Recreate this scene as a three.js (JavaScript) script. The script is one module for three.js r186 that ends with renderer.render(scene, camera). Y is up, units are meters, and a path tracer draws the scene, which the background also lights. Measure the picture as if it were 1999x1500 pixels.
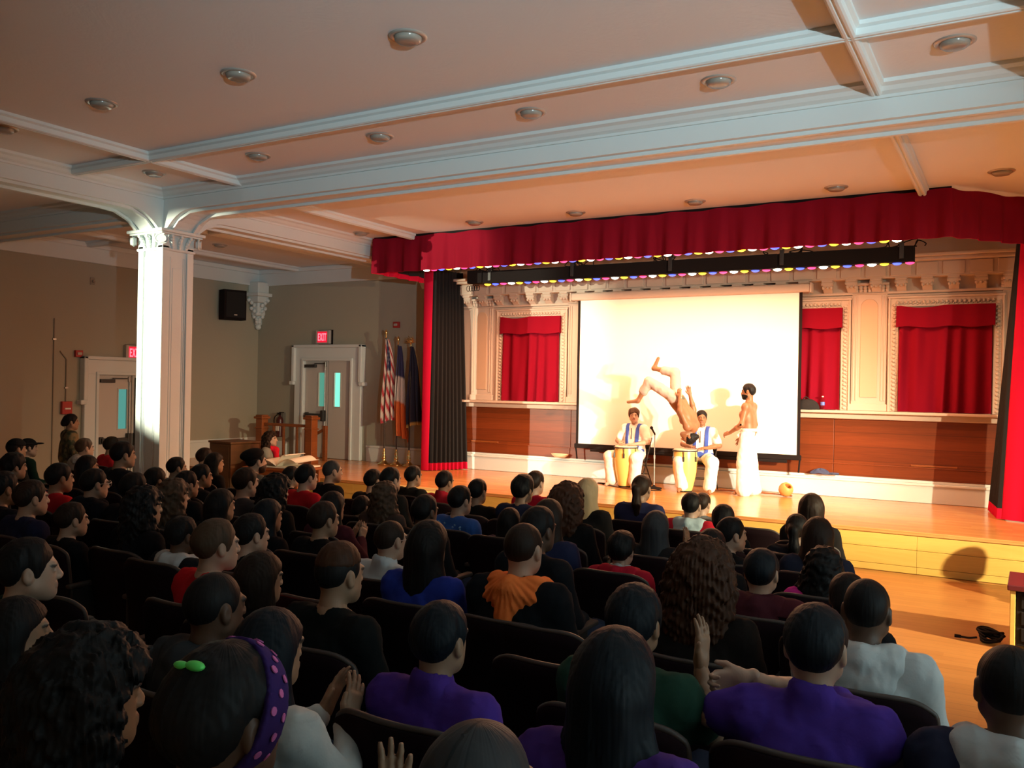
import * as THREE from 'three';
import { RoundedBoxGeometry } from 'three/addons/geometries/RoundedBoxGeometry.js';
import { ImprovedNoise } from 'three/addons/math/ImprovedNoise.js';
import { mergeGeometries, mergeVertices } from 'three/addons/utils/BufferGeometryUtils.js';
import { RectAreaLightUniformsLib } from 'three/addons/lights/RectAreaLightUniformsLib.js';
import { TextGeometry } from 'three/addons/geometries/TextGeometry.js';
import { FontLoader } from 'three/addons/loaders/FontLoader.js';

// ------------------------------------------------------------------ camera, exposure, large lights
const scene = new THREE.Scene();
scene.background = new THREE.Color(0x000000);          // a closed room: nothing comes from outside
const F = 1691;                                        // focal length in pixels of a 1999 x 1500 frame
const camera = new THREE.PerspectiveCamera(2 * Math.atan(750 / F) * 180 / Math.PI, 1999 / 1500, 0.05, 60);
camera.rotation.order = 'YXZ';
camera.rotation.set(0.00216, 0.52606, 0.01787);
camera.position.set(0, 2.2, 0);
const renderer = new THREE.WebGLRenderer({ antialias: true });
renderer.toneMapping = THREE.LinearToneMapping;
renderer.toneMappingExposure = 1.5;
renderer.shadowMap.enabled = true;
RectAreaLightUniformsLib.init();

const LIGHT = {
  window: { c: [0.66, 0.95, 1.0], i: 2.5 },            // frosted daylight windows in the right wall (nits)
  stage: { c: [1.0, 0.86, 0.60], cd: 560 },            // follow spot on the right wall, aimed at the performers (candela)
  column: { c: [1.0, 0.96, 0.70], cd: 400 },           // small spot at the back left, aimed at the column
  front: { c: [1.0, 0.84, 0.52], cd: 330 },             // lamp outside the frame on the right, for the stage front
  flood: { c: [0.76, 0.95, 1.0], cd: 175 },            // cool flood at the rear right, over the heads onto beams and ceiling
  border: { c: [1.0, 0.42, 0.19], i: 70 },             // the two border light battens above the stage (nits)
};
const STAGE = 0.52, CEIL = 4.8, BACK = -14.6;
const floorY = (z) => z < -10.5 ? 0 : 0.0435 * (z + 10.5);   // the hall floor rises towards the back

// ------------------------------------------------------------------ helpers
let seed = 7;
const rnd = () => { seed = (seed * 1664525 + 1013904223) >>> 0; return seed / 4294967296; };
const rr = (a, b) => a + (b - a) * rnd();
const noise = new ImprovedNoise();
const N3 = (x, y, z) => noise.noise(x + 31.7, y + 17.3, z + 5.1);
const used = {};
function numbered(n) { used[n] = (used[n] ?? -1) + 1; return used[n] ? n + '_' + String(used[n]).padStart(3, '0') : n; }
function tag(o, label, category, group) { o.userData.label = label; if (category) o.userData.category = category; if (group) o.userData.group = group; return o; }
function thing(name, label, category, pos = [0, 0, 0], turn = 0, group) {
  const o = new THREE.Group(); o.name = numbered(name); scene.add(o); o.position.set(...pos); o.rotation.y = turn;
  return tag(o, label, category, group);
}
function mesh(name, geo, mat, parent = scene, label) {
  if (Array.isArray(geo)) geo = merge(geo);
  const m = new THREE.Mesh(geo, mat); m.name = parent === scene ? numbered(name) : name; m.castShadow = m.receiveShadow = true; parent.add(m);
  if (label) m.userData.label = label;
  return m;
}
function struct(name, geo, mat, label) { const m = mesh(name, geo, mat); m.userData.kind = 'structure'; if (label) m.userData.label = label; return m; }
function structGroup(name, label) { const g = new THREE.Group(); g.name = numbered(name); scene.add(g); g.userData.kind = 'structure'; if (label) g.userData.label = label; return g; }
function merge(list) {
  return mergeGeometries(list.map((g) => { g = g.index ? g.toNonIndexed() : g.clone(); for (const k of Object.keys(g.attributes)) if (!['position', 'normal', 'uv'].includes(k)) g.deleteAttribute(k); if (!g.attributes.uv) uvm(g); g.morphAttributes = {}; return g; }), false);
}
function uvm(g) {                                      // uv in metres, by the way each face points
  const p = g.attributes.position, n = g.attributes.normal, uv = new Float32Array(p.count * 2);
  for (let i = 0; i < p.count; i++) {
    const ax = Math.abs(n.getX(i)), ay = Math.abs(n.getY(i)), az = Math.abs(n.getZ(i));
    if (ay >= ax && ay >= az) { uv[2 * i] = p.getX(i); uv[2 * i + 1] = p.getZ(i); }
    else if (ax >= az) { uv[2 * i] = p.getZ(i); uv[2 * i + 1] = p.getY(i); }
    else { uv[2 * i] = p.getX(i); uv[2 * i + 1] = p.getY(i); }
  }
  g.setAttribute('uv', new THREE.BufferAttribute(uv, 2)); return g;
}
const tr = (g, x, y, z, rx = 0, ry = 0, rz = 0) => g.applyMatrix4(new THREE.Matrix4().compose(new THREE.Vector3(x, y, z), new THREE.Quaternion().setFromEuler(new THREE.Euler(rx, ry, rz)), new THREE.Vector3(1, 1, 1)));
function bx(x0, x1, y0, y1, z0, z1, r = 0) {           // a box between two corners, edges rounded by r
  const w = x1 - x0, h = y1 - y0, d = z1 - z0;
  const g = r ? new RoundedBoxGeometry(w, h, d, 2, r) : new THREE.BoxGeometry(w, h, d);
  g.translate((x0 + x1) / 2, (y0 + y1) / 2, (z0 + z1) / 2); return uvm(g);
}
const V = (x, y, z) => new THREE.Vector3(x, y, z);
function tube(pts, r, seg = 24, rad = 8, closed = false) { return new THREE.TubeGeometry(new THREE.CatmullRomCurve3(pts.map((p) => V(...p)), closed), seg, r, rad, closed); }
function rod(a, b, r0, r1 = r0, n = 10) {
  const A = V(...a), B = V(...b), d = B.clone().sub(A), g = new THREE.CylinderGeometry(r1, r0, d.length(), n);
  g.applyQuaternion(new THREE.Quaternion().setFromUnitVectors(V(0, 1, 0), d.normalize())); g.translate((A.x + B.x) / 2, (A.y + B.y) / 2, (A.z + B.z) / 2); return g;
}
function lathe(pts, n = 24) { return new THREE.LatheGeometry(pts.map((p) => new THREE.Vector2(p[0], p[1])), n); }
function ball(x, y, z, r, sx = 1, sy = 1, sz = 1, n = 12) { const g = new THREE.SphereGeometry(r, n, Math.max(6, n * 0.7 | 0)); g.scale(sx, sy, sz); g.translate(x, y, z); return g; }
function extr(pts, depth, bevel = 0) {                 // outline in xy, extruded along z
  const s = new THREE.Shape(pts.map((p) => new THREE.Vector2(p[0], p[1])));
  return new THREE.ExtrudeGeometry(s, { depth, bevelEnabled: bevel > 0, bevelThickness: bevel, bevelSize: bevel, bevelSegments: 2 });
}
function sheet(nu, nv, f, thick = 0.004) {             // a cloth: f(u, v) -> [x, y, z], given a thickness
  const pos = [], idx = [];
  for (let k = 0; k < 2; k++) for (let j = 0; j <= nv; j++) for (let i = 0; i <= nu; i++) pos.push(0, 0, 0);
  const g = new THREE.BufferGeometry(), M = (nu + 1) * (nv + 1);
  for (let j = 0; j <= nv; j++) for (let i = 0; i <= nu; i++) {
    const u = i / nu, v = j / nv, e = 1e-3, P = f(u, v), U = f(Math.min(1, u + e), v), U0 = f(Math.max(0, u - e), v), W = f(u, Math.min(1, v + e)), W0 = f(u, Math.max(0, v - e));
    const n = V(U[0] - U0[0], U[1] - U0[1], U[2] - U0[2]).cross(V(W[0] - W0[0], W[1] - W0[1], W[2] - W0[2])).normalize(), q = (j * (nu + 1) + i) * 3;
    for (let k = 0; k < 2; k++) { const s = k ? -thick / 2 : thick / 2; pos[q + k * M * 3] = P[0] + n.x * s; pos[q + k * M * 3 + 1] = P[1] + n.y * s; pos[q + k * M * 3 + 2] = P[2] + n.z * s; }
  }
  const id = (i, j, k) => k * M + j * (nu + 1) + i, quad = (a, b, c, d) => idx.push(a, b, c, a, c, d);
  for (let j = 0; j < nv; j++) for (let i = 0; i < nu; i++) { quad(id(i, j, 0), id(i + 1, j, 0), id(i + 1, j + 1, 0), id(i, j + 1, 0)); quad(id(i, j + 1, 1), id(i + 1, j + 1, 1), id(i + 1, j, 1), id(i, j, 1)); }
  for (let i = 0; i < nu; i++) { quad(id(i, 0, 1), id(i + 1, 0, 1), id(i + 1, 0, 0), id(i, 0, 0)); quad(id(i, nv, 0), id(i + 1, nv, 0), id(i + 1, nv, 1), id(i, nv, 1)); }
  for (let j = 0; j < nv; j++) { quad(id(0, j, 0), id(0, j + 1, 0), id(0, j + 1, 1), id(0, j, 1)); quad(id(nu, j, 1), id(nu, j + 1, 1), id(nu, j + 1, 0), id(nu, j, 0)); }
  g.setAttribute('position', new THREE.Float32BufferAttribute(pos, 3)); g.setIndex(idx); g.computeVertexNormals();
  return uvm(g);
}

// ------------------------------------------------------------------ textures and materials
function tex(n, f, srgb = false, rep = 1) {            // f(u, v) -> grey or [r, g, b], 0..1
  const d = new Uint8Array(n * n * 4);
  for (let j = 0; j < n; j++) for (let i = 0; i < n; i++) {
    let c = f(i / n, j / n); if (typeof c === 'number') c = [c, c, c];
    for (let k = 0; k < 3; k++) d[(j * n + i) * 4 + k] = Math.max(0, Math.min(255, c[k] * 255)); d[(j * n + i) * 4 + 3] = 255;
  }
  const t = new THREE.DataTexture(d, n, n); t.wrapS = t.wrapT = THREE.RepeatWrapping; t.magFilter = THREE.LinearFilter; t.minFilter = THREE.LinearMipmapLinearFilter; t.generateMipmaps = true;
  if (srgb) t.colorSpace = THREE.SRGBColorSpace; t.repeat.set(rep, rep); t.needsUpdate = true; return t;
}
const per = (u, v, fu, fv, s = 0) => {                 // tiling noise
  const a = Math.PI * 2; return N3(Math.cos(u * a) * fu / 6.28 + s, Math.sin(u * a) * fu / 6.28 + Math.cos(v * a) * fv / 6.28, Math.sin(v * a) * fv / 6.28 - s);
};
const plasterBump = tex(256, (u, v) => 0.5 + 0.22 * per(u, v, 26, 26) + 0.2 * per(u, v, 70, 70, 3));
const clothBump = tex(128, (u, v) => 0.5 + 0.25 * Math.sin(u * 402) * Math.sin(v * 402) + 0.2 * per(u, v, 30, 30));
const hairBump = tex(256, (u, v) => 0.5 + 0.35 * per(u, v, 130, 4) + 0.25 * per(u, v, 60, 3, 9));
function woodTex(dark, light, along, rows, n = 512, joints = 0.55) {     // boards run along u
  return tex(n, (u, v) => {
    const r = Math.floor(v * rows), fr = v * rows - r, off = (Math.sin(r * 91.7) * 43758.5) % 1, uu = u * along + off, b = Math.floor(uu), fb = uu - b;
    const tone = ((Math.sin(r * 12.9 + b * 78.2) * 43758.5) % 1 + 1) % 1;
    const g = 0.5 + 0.28 * per(u, v, 5, rows * 9, r) + 0.22 * per(u, v, 18, rows * 26, r + 3);
    let k = 0.25 + 0.5 * g + 0.25 * (tone - 0.5); const seam = Math.min(fr, 1 - fr) < 0.03 ? joints : 1;
    return [0, 1, 2].map((i) => (dark[i] + (light[i] - dark[i]) * k) * seam);
  }, true);
}
const std = (c, rough = 0.8, o = {}) => { const m = new THREE.MeshStandardMaterial({ roughness: rough, ...o }); if (Array.isArray(c)) m.color.setRGB(...c); else m.color.set(c); return m; };
const withBump = (m, t, s, rep = 1) => { m.bumpMap = t.clone(); m.bumpMap.needsUpdate = true; m.bumpMap.repeat.set(rep, rep); m.bumpScale = s; return m; };
const matte = (c, rough) => new THREE.MeshPhysicalMaterial({ color: new THREE.Color().setRGB(...c), roughness: rough, specularIntensity: 0.2 });
const glow = (c, i) => { const m = new THREE.MeshStandardMaterial({ color: 0x111111, roughness: 0.5, emissiveIntensity: i }); m.emissive.setRGB(...c); m.color.setRGB(c[0] * 0.3, c[1] * 0.3, c[2] * 0.3); return m; };
const M = {
  ceiling: withBump(std([0.71, 0.745, 0.76], 0.9), plasterBump, 0.002, 0.7),
  trim: withBump(std([0.66, 0.73, 0.73], 0.55), plasterBump, 0.001, 0.7),
  wall: withBump(std([0.37, 0.355, 0.28], 0.85), plasterBump, 0.002, 0.6),
  cream: withBump(std([0.55, 0.44, 0.36], 0.75), plasterBump, 0.002, 0.8),
  creamPanel: withBump(std([0.56, 0.39, 0.27], 0.75), plasterBump, 0.002, 0.8),
  door: std([0.55, 0.53, 0.49], 0.5),
  stageFloor: std([1, 1, 1], 0.22, { map: woodTex([0.66, 0.43, 0.23], [0.90, 0.67, 0.41], 2, 16, 512, 0.85) }),
  hallFloor: std([1, 1, 1], 0.34, { map: woodTex([0.56, 0.36, 0.18], [0.76, 0.53, 0.29], 3, 14, 512, 0.85) }),
  panelWood: std([1, 1, 1], 0.42, { map: woodTex([0.34, 0.14, 0.05], [0.56, 0.27, 0.11], 1, 5, 512, 0.85) }),
  frontWood: std([1, 1, 1], 0.5, { map: woodTex([0.76, 0.60, 0.27], [0.90, 0.76, 0.42], 1, 2, 512, 1) }),
  oak: std([1, 1, 1], 0.45, { map: woodTex([0.46, 0.24, 0.10], [0.66, 0.38, 0.18], 1, 2, 256, 1) }),
  brownWood: std([1, 1, 1], 0.5, { map: woodTex([0.30, 0.18, 0.07], [0.46, 0.30, 0.12], 1, 2, 256, 1) }),
  red: withBump(matte([0.22, 0.005, 0.018], 0.9), clothBump, 0.001, 4),
  redBright: withBump(matte([0.55, 0.007, 0.04], 0.9), clothBump, 0.001, 4),
  redWindow: withBump(matte([0.19, 0.002, 0.013], 0.9), clothBump, 0.001, 4),
  black: matte([0.014, 0.011, 0.011], 0.9),
  blackCloth: withBump(matte([0.022, 0.021, 0.022], 0.9), clothBump, 0.001, 4),
  darkMetal: std([0.06, 0.06, 0.06], 0.45, { metalness: 0.6 }),
  steel: std([0.42, 0.42, 0.41], 0.35, { metalness: 0.9 }),
  brass: std([0.85, 0.62, 0.28], 0.25, { metalness: 1 }),
  screen: std([0.86, 0.85, 0.80], 0.9),
  white: std([0.8, 0.8, 0.78], 0.7),
  paper: std([0.82, 0.80, 0.68], 0.85),
  alarmRed: std([0.42, 0.03, 0.025], 0.45),
  seat: withBump(matte([0.014, 0.006, 0.008], 0.95), clothBump, 0.001, 5),
  seatRim: std([0.05, 0.035, 0.028], 0.5),
  seatMetal: std([0.035, 0.033, 0.032], 0.5, { metalness: 0.5 }),
};
M.stageFloor.map.repeat.set(0.5, 0.5); M.hallFloor.map.repeat.set(0.55, 0.55); M.panelWood.map.repeat.set(0.35, 0.9); M.frontWood.map.repeat.set(0.4, 1.6); M.oak.map.repeat.set(1.4, 2.2); M.brownWood.map.repeat.set(1, 1.6);
// ------------------------------------------------------------------ the room
const XL = -15.4, XR = 5.6, ZB = 2.6;                  // inner faces: left wall, right wall, rear wall
{
  const g = new THREE.BufferGeometry();                // hall floor: flat before the stage, rising to the back, 0.3 m thick
  const zs = [BACK - 0.2, -10.5, -9, -6, -3, 0, ZB + 0.2], pos = [], idx = [];
  for (const z of zs) for (const [x, y] of [[XL - 0.2, 0], [XR + 0.2, 0], [XR + 0.2, -0.3], [XL - 0.2, -0.3]]) pos.push(x, floorY(z) + y, z);
  for (let i = 0; i < zs.length - 1; i++) for (let k = 0; k < 4; k++) { const a = i * 4 + k, b = i * 4 + (k + 1) % 4; idx.push(a, a + 4, b, b, a + 4, b + 4); }
  const e = (zs.length - 1) * 4; idx.push(0, 1, 2, 0, 2, 3, e, e + 2, e + 1, e, e + 3, e + 2);
  g.setAttribute('position', new THREE.Float32BufferAttribute(pos, 3)); g.setIndex(idx);
  const h = g.toNonIndexed(); h.computeVertexNormals(); struct('floor', uvm(h), M.hallFloor, 'polished strip wood hall floor sloping down to the stage');
}
struct('ceiling', bx(XL - 0.2, XR + 0.2, CEIL, CEIL + 0.2, BACK - 0.4, ZB + 0.2), M.ceiling, 'plain plaster ceiling between white mouldings');
struct('wall_left', bx(XL - 0.2, XL, -0.3, CEIL, BACK - 0.4, ZB + 0.2), M.wall);
struct('wall_rear', bx(XL, XR, -0.3, CEIL, ZB, ZB + 0.2), M.wall);
struct('wall_right', bx(XR, XR + 0.2, -0.3, CEIL, BACK - 0.4, ZB + 0.2), M.wall);
struct('wall_back', bx(XL, -9.75, -0.3, CEIL, BACK - 0.3, BACK), M.wall);
struct('wall_stage', bx(-9.75, 0.25, -0.3, CEIL, BACK - 0.3, BACK - 0.06), M.cream, 'cream wall behind the stage');
struct('wall_back_right', bx(0.25, XR, -0.3, CEIL, BACK - 0.3, BACK), M.wall);
{
  const st = structGroup('stage', 'low wooden stage with a light board front');
  mesh('stage_floor', bx(XL, XR, STAGE - 0.05, STAGE, BACK, -11.53, 0.008), M.stageFloor, st);
  mesh('stage_base', bx(XL, XR, 0, STAGE - 0.05, BACK, -11.58), M.brownWood, st);
  const cuts = [XL, -11.6, -9.83, -6.2, -3.9, -1.0, 2.1, XR];
  for (const [y0, y1] of [[0.005, 0.086], [0.09, 0.288], [0.292, 0.468]])
    for (let i = 0; i < cuts.length - 1; i++) mesh('plank', bx(cuts[i] + 0.001, cuts[i + 1] - 0.001, y0, y1, -11.58, -11.55, 0.004), M.frontWood, st);
}
// beams: a deep one along x and along z through each column, with curved haunches, soffit strips and a cornice
function beam(name, len, depth, label, hx0, hx1, posFn) {
  const y0 = 4.51, y1 = CEIL, hl = 0.62, drop = 0.33, pts = [];
  const haunch = (x, s) => { const a = []; for (let k = 0; k <= 10; k++) { const t = k / 10 * Math.PI / 2; a.push([x + s * hl * (1 - Math.sin(t)), y0 - drop * (1 - Math.cos(t)) * 1]); } return a; };
  pts.push([0, y1]); if (hx0) { pts.push([0, y0 - drop]); pts.push(...haunch(0, 1).map(([x, y]) => [x, y]).reverse().map(([x], i, a) => { const u = x / hl; return [x, y0 - drop * Math.pow(1 - u, 2.6)]; })); } else pts.push([0, y0]);
  if (hx1) { for (let k = 0; k <= 10; k++) { const u = k / 10; pts.push([len - hl + hl * u, y0 - drop * Math.pow(u, 2.6)]); } } else pts.push([len, y0]);
  pts.push([len, y1]);
  const shape = extr(pts, depth), list = [shape];
  const bottom = (x) => { let d = 0; if (hx0 && x < hl) d = Math.max(d, Math.pow(1 - x / hl, 2.6)); if (hx1 && x > len - hl) d = Math.max(d, Math.pow((x - len + hl) / hl, 2.6)); return y0 - drop * d; };
  const strip = (z, w, h) => { const P = []; const n = 46; for (let i = 0; i <= n; i++) { const x = len * i / n; P.push([x, bottom(x) + 0.004]); } for (let i = n; i >= 0; i--) { const x = len * i / n; P.push([x, bottom(x) - h]); } const g = extr(P, w); g.translate(0, 0, z); return g; };
  const o = structGroup(name, label), put = (n, gs, m) => { const g = merge(gs.map((q) => q.index ? q.toNonIndexed() : q)); g.computeVertexNormals(); posFn(g); uvm(g); return mesh(n, g, m, o); };
  put('beam_body', list, M.trim);
  put('soffit_strip', [strip(depth * 0.13, 0.045, 0.035)], M.trim); put('soffit_strip', [strip(depth * 0.87 - 0.045, 0.045, 0.035)], M.trim);
  for (const s of [0, 1]) {                            // cornice profile on each side
    const z = s ? depth : 0, d = s ? 1 : -1, P = [[0, CEIL], [0.16, CEIL], [0.15, CEIL - 0.03], [0.10, CEIL - 0.045], [0.07, CEIL - 0.075], [0.03, CEIL - 0.095], [0.025, CEIL - 0.12], [0, CEIL - 0.12]];
    const e = extr(P, len); e.applyMatrix4(new THREE.Matrix4().makeBasis(V(0, 0, d), V(0, 1, 0), V(1, 0, 0))); e.translate(0, 0, z); put('cornice', [e], M.trim);
  }
  return o;
}
const alongX = (x0, z0) => (g) => g.translate(x0, 0, z0);
const alongZ = (x0, z1) => (g) => g.applyMatrix4(new THREE.Matrix4().makeRotationY(Math.PI / 2)).translate(x0, 0, z1);   // runs from z1 towards -z
const CX = -10.16, CZ = -7.87, CW = 0.52, CXR = 0.38;
beam('ceiling_beam', CXR - CX, CW, 'broad white beam crossing the ceiling above the audience', 1, 0, alongX(CX, CZ - CW));
beam('ceiling_beam', CX - CW - XL, CW, 'white beam from the column to the left wall', 1, 1, alongX(XL, CZ - CW));
beam('ceiling_beam', ZB - CZ, CW, 'white beam from the column towards the back of the hall', 1, 1, alongZ(CX - CW, ZB));
beam('ceiling_beam', CZ - CW - BACK, CW, 'white beam from the column to the stage wall', 1, 1, alongZ(CX - CW, CZ - CW));
beam('ceiling_beam', ZB - CZ, CW, 'white beam above the right side of the hall', 1, 0, alongZ(CXR, ZB));
beam('ceiling_beam', CZ - CW - BACK, CW, 'white beam right of the stage', 0, 1, alongZ(CXR, CZ - CW));
beam('ceiling_beam', XR - CXR - CW, CW, 'white beam from the crossing beam to the right wall', 0, 1, alongX(CXR + CW, CZ - CW));
// slim ceiling mouldings
function moulding(x0, x1, z0, z1) {
  const along = Math.abs(x1 - x0) > Math.abs(z1 - z0), h = 0.10, w = 0.15;
  const prof = [[-w / 2, 0], [w / 2, 0], [w / 2, -0.03], [w / 2 - 0.025, -0.045], [w / 2 - 0.03, -h + 0.01], [w / 2 - 0.045, -h], [0.012, -h], [0.006, -h + 0.012], [-0.006, -h + 0.012], [-0.012, -h], [-w / 2 + 0.045, -h], [-w / 2 + 0.03, -h + 0.01], [-w / 2 + 0.025, -0.045], [-w / 2, -0.03]];
  const len = along ? x1 - x0 : z1 - z0, g = extr(prof, len);
  if (along) { g.rotateY(Math.PI / 2); g.translate(x0, CEIL, z0); } else g.translate(x0, CEIL, z0);
  const m = struct('ceiling_moulding', uvm(g), M.trim); return m;
}
for (const [a, b, c, d, l] of [[CX + 0.1, CXR, -6.5, -6.5, 'thin white ceiling moulding in front of the broad beam'], [-8.65, -8.65, CZ, ZB, 'white ceiling moulding running back from near the column'], [-1.05, -1.05, CZ, ZB, 'white ceiling moulding running back at the upper right'],
  [-9.06, -9.06, -12.08, CZ - CW, 'white ceiling moulding ending at the left of the red valance'], [-1.05, -1.05, -12.08, CZ - CW, 'white ceiling moulding ending at the right of the red valance'], [-14.1, -14.1, BACK, CZ - CW, 'ceiling moulding near the left wall'], [-12.0, -12.0, BACK, CZ - CW, 'ceiling moulding between column beam and left wall'],
  [XL, CX - CW, -10.2, -10.2, 'cross moulding of the left aisle ceiling'], [XL, CX - CW, -6.5, -6.5, 'aisle moulding left of the column']]) moulding(a, b, c, d).userData.label = l;
// the columns
function column(x, z, label) {
  const o = structGroup('column', label), w = CW, f0 = floorY(z) - 0.05, cap = 4.06;
  const shaft = [bx(x - w / 2 + 0.03, x + w / 2 - 0.03, f0, cap, z - w / 2 + 0.03, z + w / 2 - 0.03)];
  for (const sx of [-1, 1]) for (const sz of [-1, 1]) { const cx = x + sx * (w / 2 - 0.055), cz = z + sz * (w / 2 - 0.055); shaft.push(bx(cx - 0.055, cx + 0.055, f0, cap, cz - 0.055, cz + 0.055, 0.008)); }
  mesh('shaft', shaft, M.trim, o);
  for (const [dx, dz] of [[1, 0], [-1, 0], [0, 1], [0, -1]]) {                 // sunk panel with two beads on every face
    const px = x + dx * (w / 2 - 0.03), pz = z + dz * (w / 2 - 0.03), list = [];
    for (const s of [-1, 1]) for (const [o1, r] of [[0.135, 0.013], [0.105, 0.008]]) { const g = rod([px + dz * s * o1, f0, pz + dx * s * o1], [px + dz * s * o1, cap - 0.15, pz + dx * s * o1], r, r, 8); list.push(g); }
    mesh('bead', list, M.trim, o);
    mesh('panel_field', dx ? bx(px - 0.006, px + 0.006, f0 + 0.7, cap - 0.3, pz - 0.075, pz + 0.075, 0.005) : bx(px - 0.075, px + 0.075, f0 + 0.7, cap - 0.3, pz - 0.006, pz + 0.006, 0.005), M.trim, o);
  }
  mesh('plinth', [bx(x - w / 2 - 0.05, x + w / 2 + 0.05, f0, f0 + 0.3, z - w / 2 - 0.05, z + w / 2 + 0.05, 0.02), bx(x - w / 2 - 0.03, x + w / 2 + 0.03, f0 + 0.3, f0 + 0.36, z - w / 2 - 0.03, z + w / 2 + 0.03, 0.025)], M.trim, o);
  mesh('necking', [bx(x - w / 2 - 0.02, x + w / 2 + 0.02, cap - 0.07, cap - 0.03, z - w / 2 - 0.02, z + w / 2 + 0.02, 0.018)], M.trim, o);
  const ab = w / 2 + 0.115;
  mesh('abacus', [bx(x - ab, x + ab, cap + 0.17, cap + 0.215, z - ab, z + ab, 0.014), bx(x - ab + 0.03, x + ab - 0.03, cap + 0.145, cap + 0.17, z - ab + 0.03, z + ab - 0.03, 0.01), bx(x - w / 2, x + w / 2, cap - 0.03, cap + 0.15, z - w / 2, z + w / 2)], M.trim, o);
  for (const sx of [-1, 1]) for (const sz of [-1, 1]) {                        // corner volutes
    const list = [], cx = x + sx * (w / 2 + 0.045), cz = z + sz * (w / 2 + 0.045), P = [];
    for (let k = 0; k <= 30; k++) { const t = k / 30 * Math.PI * 4.2, r = 0.068 * (1 - k / 36); P.push([Math.cos(t + 1.6) * r, Math.sin(t + 1.6) * r, 0]); }
    for (const q of [-1, 1]) { const g = tube(P, 0.013, 50, 6); g.rotateY(Math.atan2(sx, sz) + Math.PI / 2 * 0); g.translate(cx + q * 0.028 * sz * 0.7, cap + 0.07, cz - q * 0.028 * sx * 0.7); list.push(g); }
    const c = new THREE.CylinderGeometry(0.055, 0.055, 0.075, 18); c.rotateX(Math.PI / 2); c.rotateY(Math.atan2(sx, sz)); c.translate(cx, cap + 0.07, cz); list.push(c);
    mesh('volute', list, M.trim, o);
  }
  for (const [dx, dz] of [[1, 0], [-1, 0], [0, 1], [0, -1]]) {                 // leaves and swags between the volutes
    const list = [];
    for (let k = -1; k <= 1; k++) for (let q = 0; q < 5; q++) { const t = q / 4, s = k * 0.13 + (t - 0.5) * 0.05 * k, y = cap - 0.02 + 0.15 * t, out = w / 2 + 0.012 + 0.05 * t * t; list.push(ball(x + dx * out + dz * s, y, z + dz * out + dx * s, 0.03 - 0.012 * Math.abs(t - 0.6), 1, 1.2, 1, 8)); }
    mesh('leaf_ornament', list, M.trim, o);
  }
  return o;
}
column(CX - CW / 2, CZ - CW / 2, 'white panelled square column with scrolled capital left of the audience');
// wall bands and bases
struct('trim_1', [bx(XL, XL + 0.06, 4.42, CEIL, BACK, ZB, 0.01), bx(XL, XL + 0.1, 4.7, CEIL, BACK, ZB, 0.02)], M.trim, 'white band along the top of the left wall');
struct('trim_2', [bx(XL, CX - CW, 4.42, CEIL, BACK, BACK + 0.06, 0.01), bx(XL, CX - CW, 4.7, CEIL, BACK, BACK + 0.1, 0.02)], M.trim, 'white band along the top of the wall above the stage door');
struct('baseboard_left', [bx(XL, XL + 0.03, -0.1, 0.86, -14.55, -11.6, 0.008), bx(XL, XL + 0.045, 0.84, 0.9, -14.55, -11.6, 0.012), bx(XL, XL + 0.03, -0.1, 0.3, -10.1, ZB, 0.008)], M.trim, 'white baseboard of the left wall');
struct('baseboard_back', [bx(-12.05, -9.8, STAGE, 0.84, BACK, BACK + 0.05, 0.01), bx(-12.05, -9.8, 0.82, 0.87, BACK, BACK + 0.07, 0.015), bx(XL, -14.4, STAGE, 0.84, BACK, BACK + 0.05, 0.01)], M.trim, 'white baseboard beside the stage door');
{                                                      // corbel in the far left corner
  const o = structGroup('trim_3', 'white scrolled corbel in the far left corner'), x = XL, z = BACK;
  mesh('corbel_body', [bx(x, x + 0.34, 4.02, 4.5, z, z + 0.34, 0.03), bx(x, x + 0.44, 4.16, 4.24, z, z + 0.44, 0.015), bx(x, x + 0.24, 3.72, 4.04, z, z + 0.24, 0.04), bx(x, x + 0.15, 3.5, 3.74, z, z + 0.15, 0.05), ball(x + 0.08, 3.47, z + 0.08, 0.07)], M.trim, o);
  const list = []; for (let k = 0; k < 9; k++) { const t = k / 8, r = 0.36 - 0.22 * t; list.push(ball(x + r, 4.08 - t * 0.5, z + 0.06 + 0.06 * (k % 3), 0.045, 1, 1.1, 1, 8), ball(x + 0.06 + 0.06 * (k % 3), 4.08 - t * 0.5, z + r, 0.045, 1, 1.1, 1, 8)); }
  mesh('leaf_ornament', list, M.trim, o);
}
{                                                      // daylight windows of the right wall, outside the frame on the right
  [-5.6, -3.2, -0.8].forEach((z, i) => {
    const o = structGroup('window_' + (i + 1), 'tall frosted window in the right wall'), y0 = 1.45, y1 = 3.35, w = 1.5;
    mesh('window_frame', [bx(XR - 0.07, XR, y0 - 0.1, y0, z - w / 2 - 0.1, z + w / 2 + 0.1, 0.01), bx(XR - 0.07, XR, y1, y1 + 0.1, z - w / 2 - 0.1, z + w / 2 + 0.1, 0.01), bx(XR - 0.07, XR, y0, y1, z - w / 2 - 0.1, z - w / 2, 0.01), bx(XR - 0.07, XR, y0, y1, z + w / 2, z + w / 2 + 0.1, 0.01), bx(XR - 0.05, XR, y0, y1, z - 0.02, z + 0.02)], M.trim, o);
    mesh('pane', bx(XR - 0.03, XR - 0.01, y0, y1, z - w / 2, z + w / 2), glow(LIGHT.window.c, LIGHT.window.i * 0.3), o);
    const L = new THREE.RectAreaLight(new THREE.Color().setRGB(...LIGHT.window.c), LIGHT.window.i, w, y1 - y0);
    L.position.set(XR - 0.08, (y0 + y1) / 2, z); L.lookAt(XR - 5, (y0 + y1) / 2, z); scene.add(L);
  });
}
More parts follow.
